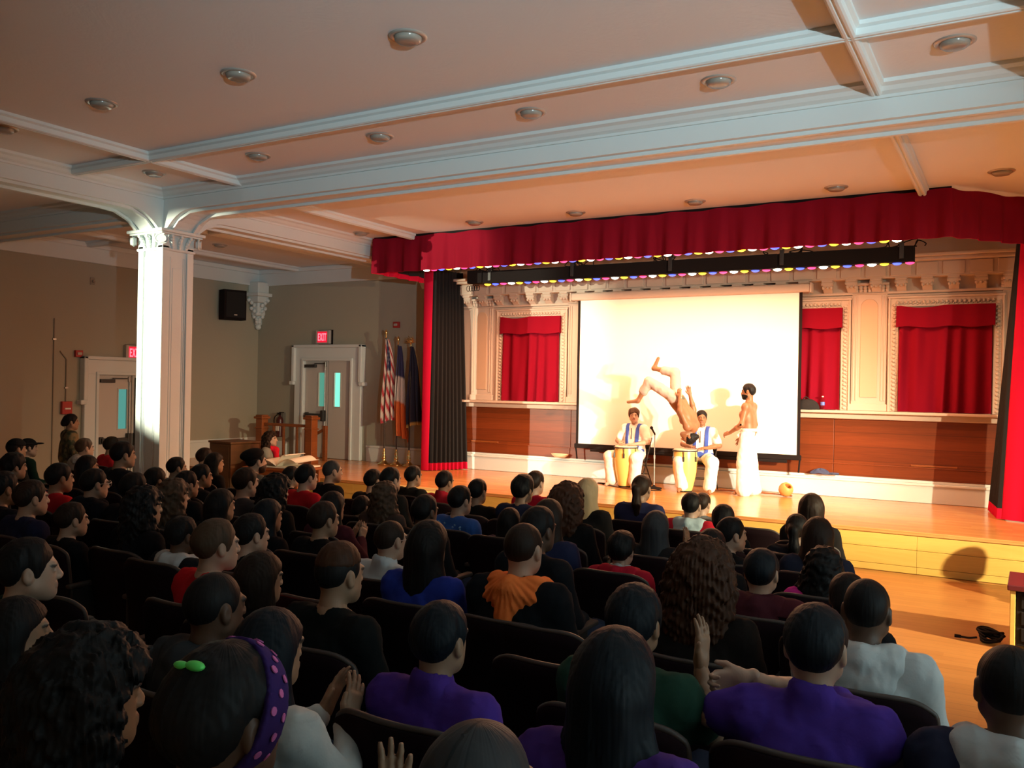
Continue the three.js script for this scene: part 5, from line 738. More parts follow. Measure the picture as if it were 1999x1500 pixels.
// ------------------------------------------------------------------ the audience: [x, z, height of the head top above the floor, hair, hair colour, skin, top, colour, pose, turn, label]
const CROWD = [
  [-1.22, -1.09, 1.315, 'short', 'k', 'd', 'l', [.02,.03,.06], 'lap', 0, 'person wearing a dotted purple headband and green hair clip'],
  [-1.69, -1.14, 1.24, 'curly', 'k', 'o', 'l', [.012,.012,.014], 'clap', -0.15, 'person in dark top clapping just left of the dotted headband'],
  [-0.72, -1.15, 1.272, 'buzz', 'g', 'm', 'l', [.015,.015,.017], 'reach', 0, 'person in dark top whose head just rises at the bottom centre'],
  [-2.79, -1.63, 1.098, 'long', 'k', 'm', 'l', [.012,.012,.014], 'lap', -0.25, 'person in dark top at the left edge just below the green-topped one'],
  [-1.83, -1.8, 1.171, 'long', 'n', 'm', 'l', [.50,.52,.50], 'clap', 0, 'person in pale grey sweater with raised hands right of dotted headband'],
  [-0.82, -1.93, 1.248, 'long', 'n', 'm', 't', [.065,.028,.20], 'lap', 0, 'person at the bottom with only one purple-sleeved shoulder showing'],
  [-3.3, -1.97, 1.202, 'short', 'k', 'l', 'l', [.012,.03,.022], 'lap', -0.42, 'person in dark green top in clear profile at the left edge'],
  [-2.29, -2.0, 1.198, 'buzz', 'k', 'd', 'h', [.035,.04,.045], 'lap', -0.1, 'person in charcoal hooded jacket directly beyond the dotted headband'],
  [-1.54, -2.235, 1.159, 'short', 'n', 'm', 'p', [.07,.03,.26], 'lap', 0, 'person in purple polo with arms down, lower centre'],
  [-2.33, -2.66, 1.214, 'fade', 'b', 'm', 'l', [.012,.014,.014], 'lap', -0.1, 'person in black crew-neck top with bare neck, left of purple polo'],
  [0.0, -2.67, 1.196, 'buzz', 'k', 'd', 'j', [.02,.022,.045], 'lap', 0.1, 'person in navy jacket with grey hood at the right edge'],
  [-1.07, -2.67, 1.212, 'slick', 'n', 'm', 't', [.02,.06,.04], 'raise', 0, 'person in green top with one open hand raised beside the head'],
  [-0.5, -2.68, 1.225, 'short', 'n', 'l', 'p', [.075,.035,.30], 'out', 0, 'person in purple polo stretching an arm out along the seats'],
  [-2.8, -2.69, 1.121, 'bob', 'b', 'm', 'l', [.012,.012,.013], 'lap', -0.15, 'person in black top between the red T-shirt and black crew-neck'],
  [-3.26, -2.85, 1.209, 'short', 'm', 'l', 't', [.55,.012,.02], 'lap', -0.25, 'person in bright red T-shirt, nearest of the red shirts'],
  [-5.24, -3.41, 1.088, 'short', 'b', 'l', 'l', [.012,.012,.014], 'lap', -0.15, 'person in black top in profile below the alarm box'],
  [-0.46, -3.42, 1.211, 'buzz', 'k', 'd', 'H', [.52,.56,.56], 'lap', 0, 'person in light grey hoodie next to the open floor'],
  [-1.08, -3.42, 1.264, 'curly', 'a', 'm', 'l', [.02,.014,.012], 'lap', 0, 'person in dark brown top left of the maroon-edged hoodie'],
  [-5.74, -3.44, 1.196, 'short', 'b', 'l', 'l', [.015,.018,.05], 'lap', -0.1, 'person in navy top near the left edge beneath the first red shirt'],
  [-4.23, -3.45, 1.085, 'short', 'k', 'd', 'j', [.02,.02,.024], 'lap', -0.1, 'person with pale grey hood down, beside the red T-shirt'],
  [-2.5, -3.51, 1.221, 'long', 'k', 'm', 'l', [.02,.04,.30], 'lap', 0, 'person in royal blue sweater, shoulders rounded, centre left'],
  [-1.96, -3.51, 1.267, 'buzz', 'b', 'l', 'O', [.014,.016,.02], 'lap', 0, 'person in black jacket with a bright orange hood'],
  [-3.73, -3.51, 1.143, 'short', 'k', 'l', 'l', [.013,.013,.015], 'lap', -0.2, 'person in black top just right of the red T-shirt wearer'],
  [-4.73, -3.56, 1.217, 'wavy', 'k', 'm', 'l', [.014,.014,.018], 'lap', -0.1, 'person in black top just left of the pale grey hood'],
  [-6.28, -3.56, 1.216, 'short', 'k', 'o', 'l', [.014,.016,.026], 'lap', 0, 'person in dark blue top cut by left edge below the cap wearers'],
  [-3.02, -3.87, 1.149, 'buzz', 'b', 'l', 'p', [.50,.56,.58], 'lap', -0.15, 'person with pale blue collar and glasses, centre left'],
  [-0.64, -4.16, 1.103, 'knot', 'k', 'm', 'l', [.015,.015,.018], 'lap', 0, 'person in dark top hidden mostly behind the light grey hoodie'],
  [-3.86, -4.25, 1.155, 'short', 'b', 'm', 'l', [.012,.012,.014], 'lap', -0.2, 'person in black shirt left of the clapping person in maroon'],
  [-2.28, -4.25, 1.257, 'short', 'k', 'd', 'l', [.015,.017,.022], 'lap', -0.2, 'person in dark jacket just beyond the orange hood'],
  [-4.36, -4.25, 1.131, 'long', 'n', 'm', 'l', [.012,.012,.016], 'lap', -0.1, 'person in black top beyond the one beside the red T-shirt'],
  [-4.9, -4.32, 1.156, 'long', 'k', 'm', 'l', [.012,.012,.014], 'lap', -0.1, 'person in black top, third right of the white column, second row behind'],
  [-5.4, -4.32, 1.187, 'wavy', 'm', 'l', 'l', [.05,.045,.045], 'lap', -0.1, 'person in grey-brown top below the right edge of the column'],
  [-1.07, -4.33, 1.146, 'short', 'n', 'l', 'Z', [.022,.022,.032], 'lap', 0, 'person in dark hoodie with maroon hood and shoulders'],
  [-5.9, -4.35, 1.206, 'short', 'k', 'm', 'l', [.014,.014,.018], 'lap', 0, 'person in dark top in front of the column base, nearer one'],
  [-6.41, -4.36, 1.202, 'short', 'k', 'l', 'h', [.013,.014,.02], 'lap', -0.15, 'person in black hoodie with glasses left of the column'],
  [-6.91, -4.38, 1.217, 'short', 'k', 'm', 't', [.45,.012,.02], 'lap', -0.1, 'person in red shirt furthest left'],
  [-8.27, -4.78, 1.217, 'messy', 'k', 'm', 'l', [.014,.014,.014], 'lap', -0.1, 'person in black top behind the two cap wearers at the left'],
  [-4.4, -4.94, 1.143, 'long', 'k', 'm', 'l', [.06,.012,.02], 'clap', 0, 'person in maroon top clapping at chest height'],
  [-2.09, -4.99, 1.064, 'messy', 'k', 'l', 'R', [.40,.012,.03], 'lap', 0, 'person with red hood down and pale collar, centre right'],
  [-2.61, -5.0, 1.228, 'long', 'b', 'm', 'l', [.022,.028,.075], 'lap', 0, 'person in navy sweater right of the dark jacket beyond the orange hood'],
  [-3.61, -5.02, 1.175, 'short', 'k', 'd', 'l', [.014,.014,.016], 'lap', -0.1, 'person in black top directly beyond the royal blue sweater'],
  [-5.11, -5.06, 1.201, 'curly', 'k', 'm', 'l', [.014,.014,.014], 'lap', -0.1, 'person in black top in front of the person reading the big book'],
  [-0.91, -5.07, 1.087, 'wavy', 'k', 'm', 't', [.62,.03,.28], 'lap', 0, 'person in bright pink top'],
  [-1.55, -5.07, 1.133, 'knot', 'k', 'm', 'l', [.014,.014,.016], 'lap', 0, 'person in black top beyond the dark brown one, head low'],
  [-6.21, -5.1, 1.174, 'short', 'k', 'm', 'l', [.014,.014,.016], 'lap', -0.1, 'person in black top right of the column, lowest of three there'],
  [-6.72, -5.17, 1.171, 'knot', 'k', 'm', 'l', [.014,.014,.018], 'lap', 0, 'person in dark top in front of the column base, farther one'],
  [-5.62, -5.22, 1.235, 'short', 'b', 'l', 'l', [.05,.05,.055], 'lap', -0.15, 'person in dark grey top left of the reading person, in profile'],
  [-8.4, -5.63, 1.181, 'long', 'k', 'm', 'l', [.02,.018,.02], 'lap', -0.15, 'person in black top in front of the fuzzy white jacket'],
  [-7.89, -5.68, 1.35, 'short', 'k', 'm', 'l', [.018,.022,.03], 'lap', -0.2, 'person in slate jacket against the left edge of the column'],
  [-4.49, -5.68, 1.173, 'wavy', 'm', 'm', 'l', [.05,.035,.03], 'lap', 0, 'person in brown top below the three flags'],
  [-2.15, -5.74, 1.138, 'long', 'g', 'm', 'l', [.03,.03,.034], 'raise', 0, 'person in grey top with a pale hand lifted, right of centre'],
  [-2.85, -5.75, 1.264, 'curly', 'a', 'm', 'l', [.014,.013,.014], 'lap', 0, 'person in black top left of the black jacket with fair shoulder'],
  [-3.35, -5.77, 1.053, 'long', 'k', 'm', 'l', [.03,.02,.05], 'lap', 0, 'person in plum top left of the orange hood wearer'],
  [-1.64, -5.81, 1.133, 'short', 'k', 'l', 'l', [.014,.014,.016], 'lap', -0.75, 'person in black top turning the face right near the empty seats'],
  [-1.08, -5.81, 1.187, 'long', 'b', 'm', 'l', [.02,.024,.045], 'lap', 0, 'person in navy and red top at the right end of a row'],
  [-3.86, -5.85, 1.182, 'short', 'k', 'l', 't', [.03,.10,.36], 'lap', -0.2, 'person in patterned blue T-shirt'],
  [-7.01, -5.93, 1.162, 'short', 'k', 'o', 'l', [.014,.014,.016], 'lap', -0.3, 'person in black top looking down right of the column'],
  [-4.99, -5.98, 1.007, 'knot', 'k', 'm', 'l', [.014,.014,.016], 'lap', 0, 'person in black top left of the brown top, low down'],
  [-5.85, -6.19, 1.226, 'short', 'k', 'l', 't', [.45,.01,.02], 'lap', -0.2, 'person in red shirt right of the reading table'],
  [-10.83, -6.29, 1.241, 'cap', 'k', 'm', 'l', [.02,.02,.02], 'lap', -0.1, 'left one of two dark cap wearers at the left edge'],
  [-8.0, -6.43, 1.168, 'short', 'k', 'm', 'l', [.016,.016,.02], 'lap', -0.3, 'person in dark top overlapping the right edge of the column'],
  [-1.37, -6.56, 1.129, 'tail', 'k', 'm', 'l', [.02,.02,.03], 'lap', 0, 'person in black top left neighbour of the navy and red top'],
  [-1.92, -6.57, 1.149, 'knot', 'k', 'm', 'l', [.014,.014,.016], 'lap', 0, 'person in black top right of the red jacket with blue hood'],
  [-5.25, -6.72, 1.219, 'short', 'k', 'l', 'l', [.02,.02,.02], 'lap', -0.15, 'person in dark olive top, middle of three below the flags'],
  [-3.79, -6.76, 1.236, 'messy', 'k', 'm', 'l', [.018,.022,.05], 'lap', -0.1, 'person in navy top left of the small red shirt by the stage'],
  [-11.47, -6.82, 1.212, 'cap', 'k', 'l', 'l', [.012,.035,.022], 'lap', -0.2, 'right one of two dark cap wearers, in green jacket'],
  [-3.19, -6.83, 1.251, 'long', 'y', 'l', 'l', [.015,.014,.015], 'lap', 0, 'person in black jacket with fair hair over it, before the stage'],
  [-4.32, -6.84, 1.164, 'short', 'k', 'm', 'l', [.02,.014,.012], 'lap', 0, 'person in dark brown top before the left stage curtain, right one'],
  [-7.31, -6.93, 1.284, 'beret', 'k', 'l', 'l', [.13,.115,.095], 'lap', -0.25, 'person in beret and grey-beige jacket left of the book'],
  [-6.78, -6.94, 1.127, 'short', 'k', 'l', 'l', [.02,.015,.018], 'lap', -0.1, 'person in dark top just below the open book'],
  [-6.28, -7.03, 1.227, 'buzz', 'g', 'l', 'l', [.016,.016,.018], 'lap', -0.35, 'person in black jacket with white collar edge right of the table'],
  [-10.6, -7.06, 1.258, 'short', 'm', 'l', 'F', [.42,.40,.36], 'lap', -0.15, 'person in fuzzy white jacket in front of the left door'],
  [-5.75, -7.07, 1.156, 'short', 'k', 'l', 'l', [.02,.02,.022], 'lap', -0.1, 'person in dark top, left of three below the flags'],
  [-8.25, -7.17, 1.194, 'long', 'k', 'm', 'l', [.016,.016,.018], 'lap', -0.2, 'person in black top between the column and the wooden cabinet'],
  [-2.42, -7.32, 1.16, 'short', 'k', 'l', 'B', [.48,.015,.03], 'lap', 0, 'person in red jacket with pale blue hood'],
  [-1.42, -7.35, 1.228, 'long', 'b', 'm', 'l', [.02,.018,.018], 'lap', 0, 'person in black top highest of the stack at the row end'],
  [-5.14, -7.49, 1.166, 'short', 'k', 'm', 'p', [.40,.015,.03], 'lap', -0.15, 'person in small red shirt below the black stage curtain'],
  [-3.0, -7.61, 1.267, 'tail', 'b', 'm', 'l', [.022,.026,.075], 'lap', 0, 'person in navy top with back turned in front of the left conga'],
  [-8.97, -7.64, 1.209, 'short', 'b', 'l', 'l', [.03,.03,.035], 'lap', -0.3, 'person in dark top first right of the column top row'],
  [-4.23, -7.8, 1.215, 'short', 'b', 'l', 't', [.45,.01,.03], 'lap', -0.1, 'person in red shirt nearest the stage'],
  [-11.1, -7.81, 1.257, 'short', 'b', 'm', 't', [.55,.02,.03], 'lap', -0.2, 'person in red scarfed top in front of the left door'],
  [-5.8, -7.83, 1.17, 'short', 'k', 'm', 'l', [.022,.022,.02], 'lap', -0.15, 'person in dark olive top, right of three below the flags'],
  [-2.65, -8.35, 1.081, 'short', 'b', 'l', 'l', [.16,.16,.16], 'lap', -0.1, 'person in grey collar beside the red jacket with blue hood'],];
const seatProto = new THREE.Group();
{
  const w = 0.49, back = (u, v) => { const x = (u - 0.5) * w, edge = Math.pow(Math.abs(2 * u - 1), 6), yTop = 0.855 - 0.05 * edge, y = 0.36 + (yTop - 0.36) * v; return [x, y, 0.185 + (y - 0.4) * 0.13 - 0.05 * Math.pow(2 * u - 1, 2)]; };
  mesh('backrest', sheet(24, 10, back, 0.04), M.seat, seatProto);
  const P = []; for (let i = 0; i <= 24; i++) { const b = back(i / 24, 1); P.push([b[0], b[1] + 0.004, b[2]]); } P.unshift([P[0][0], 0.62, back(0, 0.5)[2]]); P.push([-P[0][0], 0.62, back(1, 0.5)[2]]);
  mesh('back_rim', tube(P, 0.0115, 60, 6), M.seatRim, seatProto);
  mesh('seat', bx(-0.235, 0.235, 0.36, 0.43, -0.28, 0.17, 0.03), M.seat, seatProto);
  for (const s of [-1, 1]) { mesh('armrest', bx(s * 0.262 - 0.026, s * 0.262 + 0.026, 0.60, 0.63, -0.20, 0.19, 0.012), M.seatRim, seatProto); mesh('side_standard', [bx(s * 0.262 - 0.014, s * 0.262 + 0.014, 0.02, 0.6, -0.08, 0.17, 0.008), bx(s * 0.262 - 0.03, s * 0.262 + 0.03, 0.0, 0.025, -0.16, 0.24, 0.006)], M.seatMetal, seatProto); }
}
let seatUsed = false;
function seatAt(x, z, label) { const o = seatUsed ? seatProto.clone() : seatProto; seatUsed = true; o.name = numbered('theatre_seat'); o.position.set(x, floorY(z), z); scene.add(o); tag(o, label, 'theatre seat', 'dark theatre seats of the hall'); }
const POSE = {
  lap: { el: [-0.225, 0.64, -0.02], wl: [-0.11, 0.585, -0.27], hl: flipHand([0.3, -0.35, -0.9], [0.9, 0.1, 0.3], 0.4), er: [0.225, 0.64, -0.02], wr: [0.11, 0.585, -0.27], hr: flipHand([-0.3, -0.35, -0.9], [-0.9, 0.1, 0.3], -0.4) },
  clap: { el: [-0.22, 0.68, -0.10], wl: [-0.055, 0.80, -0.30], hl: flipHand([0.12, 0.8, -0.5], [0.2, 0.4, 0.9], 0.25), er: [0.22, 0.68, -0.10], wr: [0.065, 0.80, -0.28], hr: flipHand([-0.12, 0.8, -0.5], [-0.2, 0.4, 0.9], -0.25) },
  raise: { el: [-0.225, 0.64, -0.02], wl: [-0.11, 0.585, -0.27], hl: flipHand([0.3, -0.35, -0.9], [0.9, 0.1, 0.3], 0.4), er: [0.23, 0.74, -0.12], wr: [0.165, 0.93, -0.2], hr: flipHand([0.02, 1, -0.12], [-0.25, 0, 0.95], -0.25) },
  reach: { el: [-0.30, 0.73, -0.2], wl: [-0.47, 0.77, -0.40], hl: flipHand([-0.12, 0.92, -0.3], [-0.9, 0, 0.4], 0.25), er: [0.225, 0.64, -0.02], wr: [0.11, 0.585, -0.27], hr: flipHand([-0.3, -0.35, -0.9], [-0.9, 0.1, 0.3], -0.4) },
  out: { el: [-0.30, 0.845, 0.03], wl: [-0.335, 0.825, -0.19], hl: flipHand([-0.95, -0.08, -0.25], [0.1, 0.3, -0.9], 0.7), er: [-0.03, 0.87, -0.23], wr: [-0.235, 0.935, -0.10], hr: flipHand([-0.8, -0.15, 0.5], [0, 1, 0.1], -1.5) },
};
const sitCache = {};
function sitter(pose, fem, style, near) {
  const key = [pose, fem, style, near].join(); if (sitCache[key]) return sitCache[key];
  const P = POSE[pose], wS = fem ? 0.155 : 0.17;
  const j = { hip: [0, 0.535, 0.06], chest: [0, 0.78, 0.05], neck: [0, 0.945, 0.04], head: [0, 1.092, -0.008], rot: [0.02, 0, 0], sl: [-wS, 0.885, 0.04], sr: [wS, 0.885, 0.04], ...P,
    pl: [-0.09, 0.51, 0.02], pr: [0.09, 0.51, 0.02], kl: [-0.13, 0.50, -0.37], kr: [0.13, 0.50, -0.37], al: [-0.13, 0.09, -0.35], ar: [0.13, 0.09, -0.35], tl: [-0.15, 0.035, -0.49], tr: [0.15, 0.035, -0.49] };
  const long = !'tp'.includes(style);
  return sitCache[key] = person(j, { fem, cell: 0.022, headCell: near ? 0.0052 : 0.008, handCell: near ? 0.0055 : 0.009, sleeve: long ? 1 : 0.38, collar: style === 'p', loose: 'hjHOZRBF'.includes(style) ? 0.022 : 0.013, shirtCell: near ? 0.013 : 0.02, legCell: 0.026, wrinkle: near ? 0.010 : 0.007, legs: [0.078, 0.058, 0.046] });
}
const hoodCache = {};
function hoodGeo(big, near) {
  const key = big + '' + near; if (hoodCache[key]) return hoodCache[key];
  const F = new Field(0.05), P = [[-0.055, 0.90, -0.09], [-0.10, 0.935, -0.02], [-0.095, 0.955, 0.06], [0, 0.955, 0.125], [0.095, 0.955, 0.06], [0.10, 0.935, -0.02], [0.055, 0.90, -0.09]];
  for (let i = 0; i < 6; i++) F.cap(P[i], P[i + 1], i === 0 ? 0.02 : 0.038, i === 5 ? 0.02 : 0.038, 0.03);
  if (big) { for (const s of [-1, 1]) F.cap([s * 0.105, 0.90, 0.10], [0, 0.765, 0.16], 0.03, 0.014, 0.03).cap([s * 0.05, 0.92, 0.13], [0, 0.79, 0.16], 0.032, 0.02, 0.04); F.cap([-0.105, 0.90, 0.10], [0.105, 0.90, 0.10], 0.03, 0.03, 0.04).cap([0, 0.93, 0.13], [0, 0.78, 0.165], 0.035, 0.018); }
  else F.ell([0, 0.85, 0.13], [0.125, 0.10, 0.055]).cap([-0.10, 0.92, 0.08], [0.10, 0.92, 0.08], 0.05, 0.05);
  F.cut([0, 1.0, -0.01], [0.066, 0.09, 0.075], 0.02);
  return hoodCache[key] = uvm(meshField(F, near ? 0.0075 : 0.012, (x, y, z, d) => d > 0.04 ? d : d + 0.006 * N3(x * 22, y * 22, z * 9) + (big ? 0.004 * Math.sin(Math.atan2(x, 1.02 - y) * 34) * Math.max(0, 1 - Math.abs(y - 0.9) * 7) : 0.003 * N3(x * 50, y * 20, z * 20))));
}
const jeans = clothMat([0.02, 0.025, 0.045]), shoeMat = std([0.02, 0.02, 0.022], 0.6);
const HOODS = { h: null, j: [0.44, 0.46, 0.46], H: null, O: [0.95, 0.22, 0.05], Z: [0.075, 0.016, 0.024], R: [0.42, 0.012, 0.03], B: [0.42, 0.55, 0.58], F: null };
const FEM = ['long', 'wavy', 'curly', 'bob', 'tail', 'knot'];
const yokeField = new Field(0.04); trunk(yokeField, { hip: [0, 0.535, 0.06], chest: [0, 0.78, 0.05], neck: [0, 0.945, 0.04], sl: [-0.17, 0.885, 0.04], sr: [0.17, 0.885, 0.04] }, 0.024, true, 1); yokeField.cap([-0.17, 0.885, 0.04], [-0.2, 0.75, 0.01], 0.084, 0.07).cap([0.17, 0.885, 0.04], [0.2, 0.75, 0.01], 0.084, 0.07).cut([0, 1.03, 0.025], [0.062, 0.065, 0.064], 0.012);
for (const [x, z, h, hs, hc, sk, top, col, pose, yaw, label] of CROWD) {
  const near = z > -4.0, fem = FEM.includes(hs) ? 1 : 0, sc = h / 1.222, g = sitter(pose, fem, ['h', 'j', 'H', 'O', 'Z', 'R', 'B', 'F'].includes(top) ? 'h' : top, near), cell = near ? 0.006 : 0.0095;
  const o = thing('person', label, 'person', [x, floorY(z) + 0.004, z], yaw, 'seated audience'); o.scale.setScalar(sc);
  mesh('body', g.body, skinMat(sk), o); mesh('shirt', g.shirt, clothMat(col), o); mesh('trousers', g.trousers, jeans, o); mesh('shoes', g.shoes, shoeMat, o);
  const head = (geo) => geo.clone().applyMatrix4(g.headM), hk = 'H' + hs + cell, hm = (key, f) => hoodCache[key + fem + pose] ??= f();
  if (hs === 'cap') { mesh('hair', hm(hk, () => head(hair('short', cell))), hairMat(hc), o); mesh('cap', hm('cap', () => head(merge([nets((a, b, c) => Math.max(skull.at(a, b, c) - 0.022, 0.045 + 0.12 * c - b), [-0.12, -0.02, -0.12], [0.12, 0.16, 0.14], 0.009), ball(0, 0.055, -0.12, 0.075, 0.95, 0.16, 1.0, 14)]))), clothMat([0.014, 0.014, 0.016]), o); }
  else if (hs === 'beret') { mesh('hair', hm(hk, () => head(hair('short', cell))), hairMat('k'), o); mesh('beret', hm('beret', () => head(ball(0.0, 0.085, 0.035, 0.115, 1, 0.55, 1.12, 22).applyMatrix4(new THREE.Matrix4().makeRotationX(0.22)))), clothMat([0.016, 0.013, 0.013]), o); mesh('beard', hm('beard', () => head(beardGeo(0.008))), hairMat('b'), o); }
  else if (hs === 'fade') { mesh('hair', hm(hk, () => head(hair('fade', cell))), hairMat('a'), o, 'brown top hair'); mesh('shaved_hair', hm('fadelow' + cell, () => head(hair('fadelow', cell))), hairMat('k'), o, 'short shaved hair'); }
  else mesh('hair', hm(hk, () => head(hair(hs, cell))), hairMat(hc), o);
  if (top in HOODS && top !== 'F') mesh('hood', hoodGeo(top === 'O', near), clothMat(HOODS[top] ?? col), o, top === 'O' ? 'bright orange hood' : undefined);
  if (top === 'F') mesh('fur_collar', hm('fur', () => uvm(meshField(new Field(0.03).cap([-0.1, 0.94, 0], [0, 0.95, 0.1], 0.06, 0.06).cap([0, 0.95, 0.1], [0.1, 0.94, 0], 0.06, 0.06).cut([0, 1.0, -0.01], [0.066, 0.09, 0.075], 0.02), 0.013, (a, b, c, d) => d + 0.016 * N3(a * 60, b * 60, c * 60)))), clothMat(col), o);
  if (top === 'R') mesh('collar', hm('col', () => uvm(meshField(new Field(0.02).cap([-0.06, 0.97, 0.02], [0, 0.985, 0.065], 0.03, 0.03).cap([0, 0.985, 0.065], [0.06, 0.97, 0.02], 0.03, 0.03).cut([0, 1.02, -0.01], [0.06, 0.09, 0.07], 0.01), 0.012))), clothMat([0.5, 0.55, 0.56]), o, 'pale shirt collar');
  if (/glasses/.test(label)) mesh('glasses', hm('gl', () => head(merge([tube([[-0.084, 0.008, 0.01], [-0.07, 0.006, -0.09], [-0.012, 0.008, -0.112], [0.012, 0.008, -0.112], [0.07, 0.006, -0.09], [0.084, 0.008, 0.01]], 0.0028, 30, 5), new THREE.TorusGeometry(0.024, 0.0026, 6, 18).translate(-0.034, 0.0, -0.106), new THREE.TorusGeometry(0.024, 0.0026, 6, 18).translate(0.034, 0.0, -0.106)]))), M.steel, o);
  if (/maroon hood and shoulders/.test(label)) mesh('shoulder_yoke', uvm(nets((a, b, c) => { const F = yokeField; return Math.max(F.at(a, b, c) - 0.006, 0.855 + 0.35 * Math.max(0, c) - b); }, [-0.3, 0.78, -0.15], [0.3, 1.02, 0.2], 0.012)), clothMat(HOODS.Z), o, 'maroon shoulder panel');
  if (/dotted purple headband/.test(label)) {
    mesh('headband', head(nets((a, b, c) => { const pl = c * 0.86 + b * 0.35 + 0.012; return Math.max(skull.at(a, b, c) - 0.026, 0.012 - skull.at(a, b, c), Math.abs(pl) - 0.03); }, [-0.13, -0.13, -0.13], [0.13, 0.16, 0.15], 0.005)), clothMat([0.035, 0.016, 0.10]), o);
    const dots = []; for (let k = 0; k < 34; k++) { const a = k / 34 * 6.283, q = (k % 3 - 1) * 0.017; const b = 0.022 + 0.121 * Math.cos(a), xx = 0.105 * Math.sin(a), zz = (-0.012 - 0.35 * b + q) / 0.86; const n = V(xx, b - 0.022, (zz - 0.012)).normalize(); let t = 0.05; for (let s = 0; s < 40; s++) { const p = V(0, 0.022, 0.012).addScaledVector(n, t); if (skull.at(p.x, p.y, p.z) > 0.0262) break; t += 0.003; } const p = V(0, 0.022, 0.012).addScaledVector(n, t); const d = new THREE.CylinderGeometry(0.0075, 0.0075, 0.002, 8); d.applyQuaternion(new THREE.Quaternion().setFromUnitVectors(V(0, 1, 0), n)); d.translate(p.x, p.y, p.z); dots.push(d); }
    mesh('polka_dot', head(merge(dots)), clothMat([0.62, 0.16, 0.42]), o); mesh('hair_clip', head(merge([ball(0.012, 0.115, 0.075, 0.016, 1.25, 0.5, 0.7), ball(-0.016, 0.112, 0.078, 0.013, 1.3, 0.5, 0.7)])), std([0.10, 0.72, 0.12], 0.4), o, 'green hair clip');
  }
  if (/patterned blue/.test(label)) { const dots = []; for (let k = 0; k < 60; k++) { const a = rr(-1.2, 1.2), y = rr(0.72, 0.93); dots.push(ball(Math.sin(a) * 0.17, y, 0.05 + Math.cos(a) * 0.118, 0.011, 1, 0.8, 0.4, 6)); } mesh('print', merge(dots), clothMat([0.20, 0.38, 0.60]), o); }
  if (/navy and red/.test(label)) mesh('red_panel', uvm(nets((a, b, c) => Math.max(yokeField.at(a, b, c) - 0.006, b - 0.74, 0.56 - b), [-0.3, 0.5, -0.15], [0.3, 0.8, 0.25], 0.014)), clothMat([0.45, 0.012, 0.03]), o, 'red lower panel');
  seatAt(x, z, 'dark seat of one ' + label.replace(/^person /, ''));
}
for (const [x, z, l] of [[-1.78, -3.5, 'empty dark seat straight ahead of the purple polo with arms down'], [-1.47, -3.05, 'empty dark seat left of the green top'], [-2.02, -8.0, 'empty dark seat standing out against the stage front, farther one'], [-1.66, -6.62, 'empty dark seat against the stage front, nearer one'], [-1.3, -1.85, 'empty dark seat behind the purple polo with arms down'], [-2.88, -3.3, 'empty dark seat beyond the black crew-neck top'], [-3.85, -2.6, 'empty dark seat right of the green top at the left edge']]) seatAt(x, z, l);
{ // a person outside the frame on the right, whose head shades the stage front
  const g = sitter('lap', 0, 'l', false), o = thing('person', 'person in dark top seated beyond the right picture edge near the stage', 'person', [1.36, floorY(-9.83) + 0.004, -9.83], 0.2); o.scale.setScalar(1.12);
  mesh('body', g.body, skinMat('m'), o); mesh('shirt', g.shirt, clothMat([0.02, 0.02, 0.025]), o); mesh('trousers', g.trousers, jeans, o); mesh('shoes', g.shoes, shoeMat, o); mesh('hair', onHead(g, hair('short', 0.0095)), hairMat('k'), o); seatAt(1.36, -9.83, 'dark seat beyond the right picture edge near the stage');
}
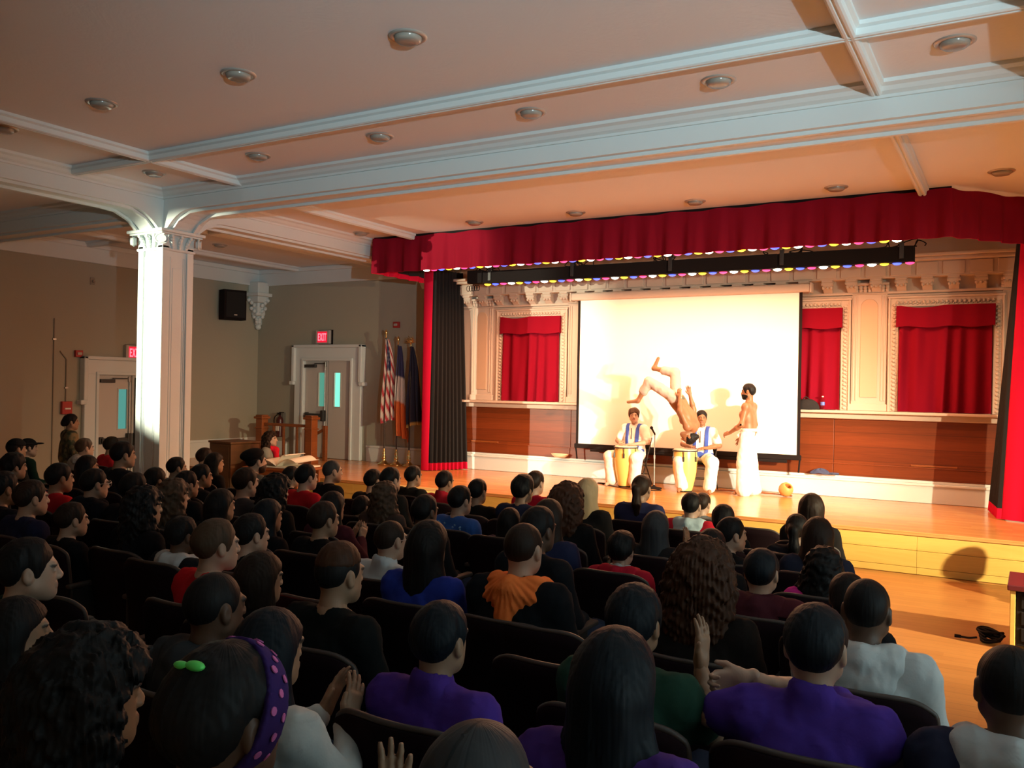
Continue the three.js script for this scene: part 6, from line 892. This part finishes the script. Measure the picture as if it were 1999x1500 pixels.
{ // standing person in a camouflage jacket by the left wall
  const j = { hip: [0, 0.84, 0.01], chest: [0, 1.09, 0], neck: [0, 1.265, 0.01], head: [0, 1.415, -0.015], sl: [-0.155, 1.205, 0.01], sr: [0.155, 1.205, 0.01], el: [-0.23, 0.97, 0.0], wl: [-0.10, 0.90, -0.2], er: [0.23, 0.97, 0], wr: [0.10, 0.90, -0.2], pl: [-0.085, 0.81, 0], pr: [0.085, 0.81, 0], kl: [-0.1, 0.45, -0.02], kr: [0.1, 0.45, -0.02], al: [-0.1, 0.085, 0.02], ar: [0.1, 0.085, 0.02], tl: [-0.12, 0.035, -0.12], tr: [0.12, 0.035, -0.12], hl: flipHand([0.7, 0, -0.6], [0, 0.9, 0.2], 0.4), hr: flipHand([-0.7, 0, -0.6], [0, 0.9, 0.2], -0.4) };
  const g = person(j, { fem: 1, cell: 0.02, headCell: 0.008, handCell: 0.009, loose: 0.022, shirtCell: 0.018, legCell: 0.022 }), o = figure('person standing in a camouflage patterned jacket beside the left door', g, 'm', [-12.53, floorY(-8.1) + 0.004, -8.1], -0.35);
  const p = g.shirt.attributes.position, c = new Float32Array(p.count * 3); for (let i = 0; i < p.count; i++) { const n = N3(p.getX(i) * 13, p.getY(i) * 13, p.getZ(i) * 13), m = N3(p.getX(i) * 19 + 9, p.getY(i) * 19, p.getZ(i) * 19); c.set(n > 0.12 ? [0.20, 0.15, 0.07] : m > 0.1 ? [0.04, 0.055, 0.03] : n < -0.2 ? [0.015, 0.015, 0.012] : [0.10, 0.10, 0.055], i * 3); } g.shirt.setAttribute('color', new THREE.BufferAttribute(c, 3));
  mesh('jacket', g.shirt, withBump(new THREE.MeshStandardMaterial({ roughness: 0.85, vertexColors: true }), clothBump, 0.0008, 5), o); mesh('trousers', g.trousers, jeans, o); mesh('shoes', g.shoes, shoeMat, o); mesh('hair', onHead(g, hair('knot', 0.008)), hairMat('k'), o);
}
{ // person reading the large book in front of the stage
  const g = sitter('lap', 1, 'l', false), o = thing('person', 'person with red scarf and grey cardigan reading the large open book', 'person', [-11.62, 0.004, -11.35], -0.95); o.scale.setScalar(1.06);
  mesh('body', g.body, skinMat('l'), o); mesh('cardigan', g.shirt, clothMat([0.22, 0.23, 0.20]), o); mesh('trousers', g.trousers, jeans, o); mesh('shoes', g.shoes, shoeMat, o); mesh('hair', onHead(g, hair('wavy', 0.0095)), hairMat('b'), o);
  mesh('scarf', uvm(meshField(new Field(0.03).cap([-0.07, 0.95, 0.03], [0, 0.955, 0.09], 0.04, 0.04).cap([0.07, 0.95, 0.03], [0, 0.955, 0.09], 0.04, 0.04).cap([-0.07, 0.95, 0.02], [0.0, 0.91, -0.09], 0.045, 0.05).cap([0.07, 0.95, 0.02], [0.0, 0.91, -0.09], 0.045, 0.05).cap([0.02, 0.9, -0.1], [0.03, 0.62, -0.12], 0.05, 0.04).cap([-0.03, 0.9, -0.1], [-0.04, 0.66, -0.12], 0.045, 0.04).cut([0, 1.02, -0.0], [0.055, 0.08, 0.06], 0.02), 0.012, (a, b, c, d) => d + 0.008 * N3(a * 30, b * 16, c * 30))), clothMat([0.55, 0.012, 0.03]), o);
  seatAt(-11.62, -11.35, 'dark seat of the person reading the large book'); scene.children.at(-1).rotation.y = -0.95;
}
renderer.render(scene, camera);
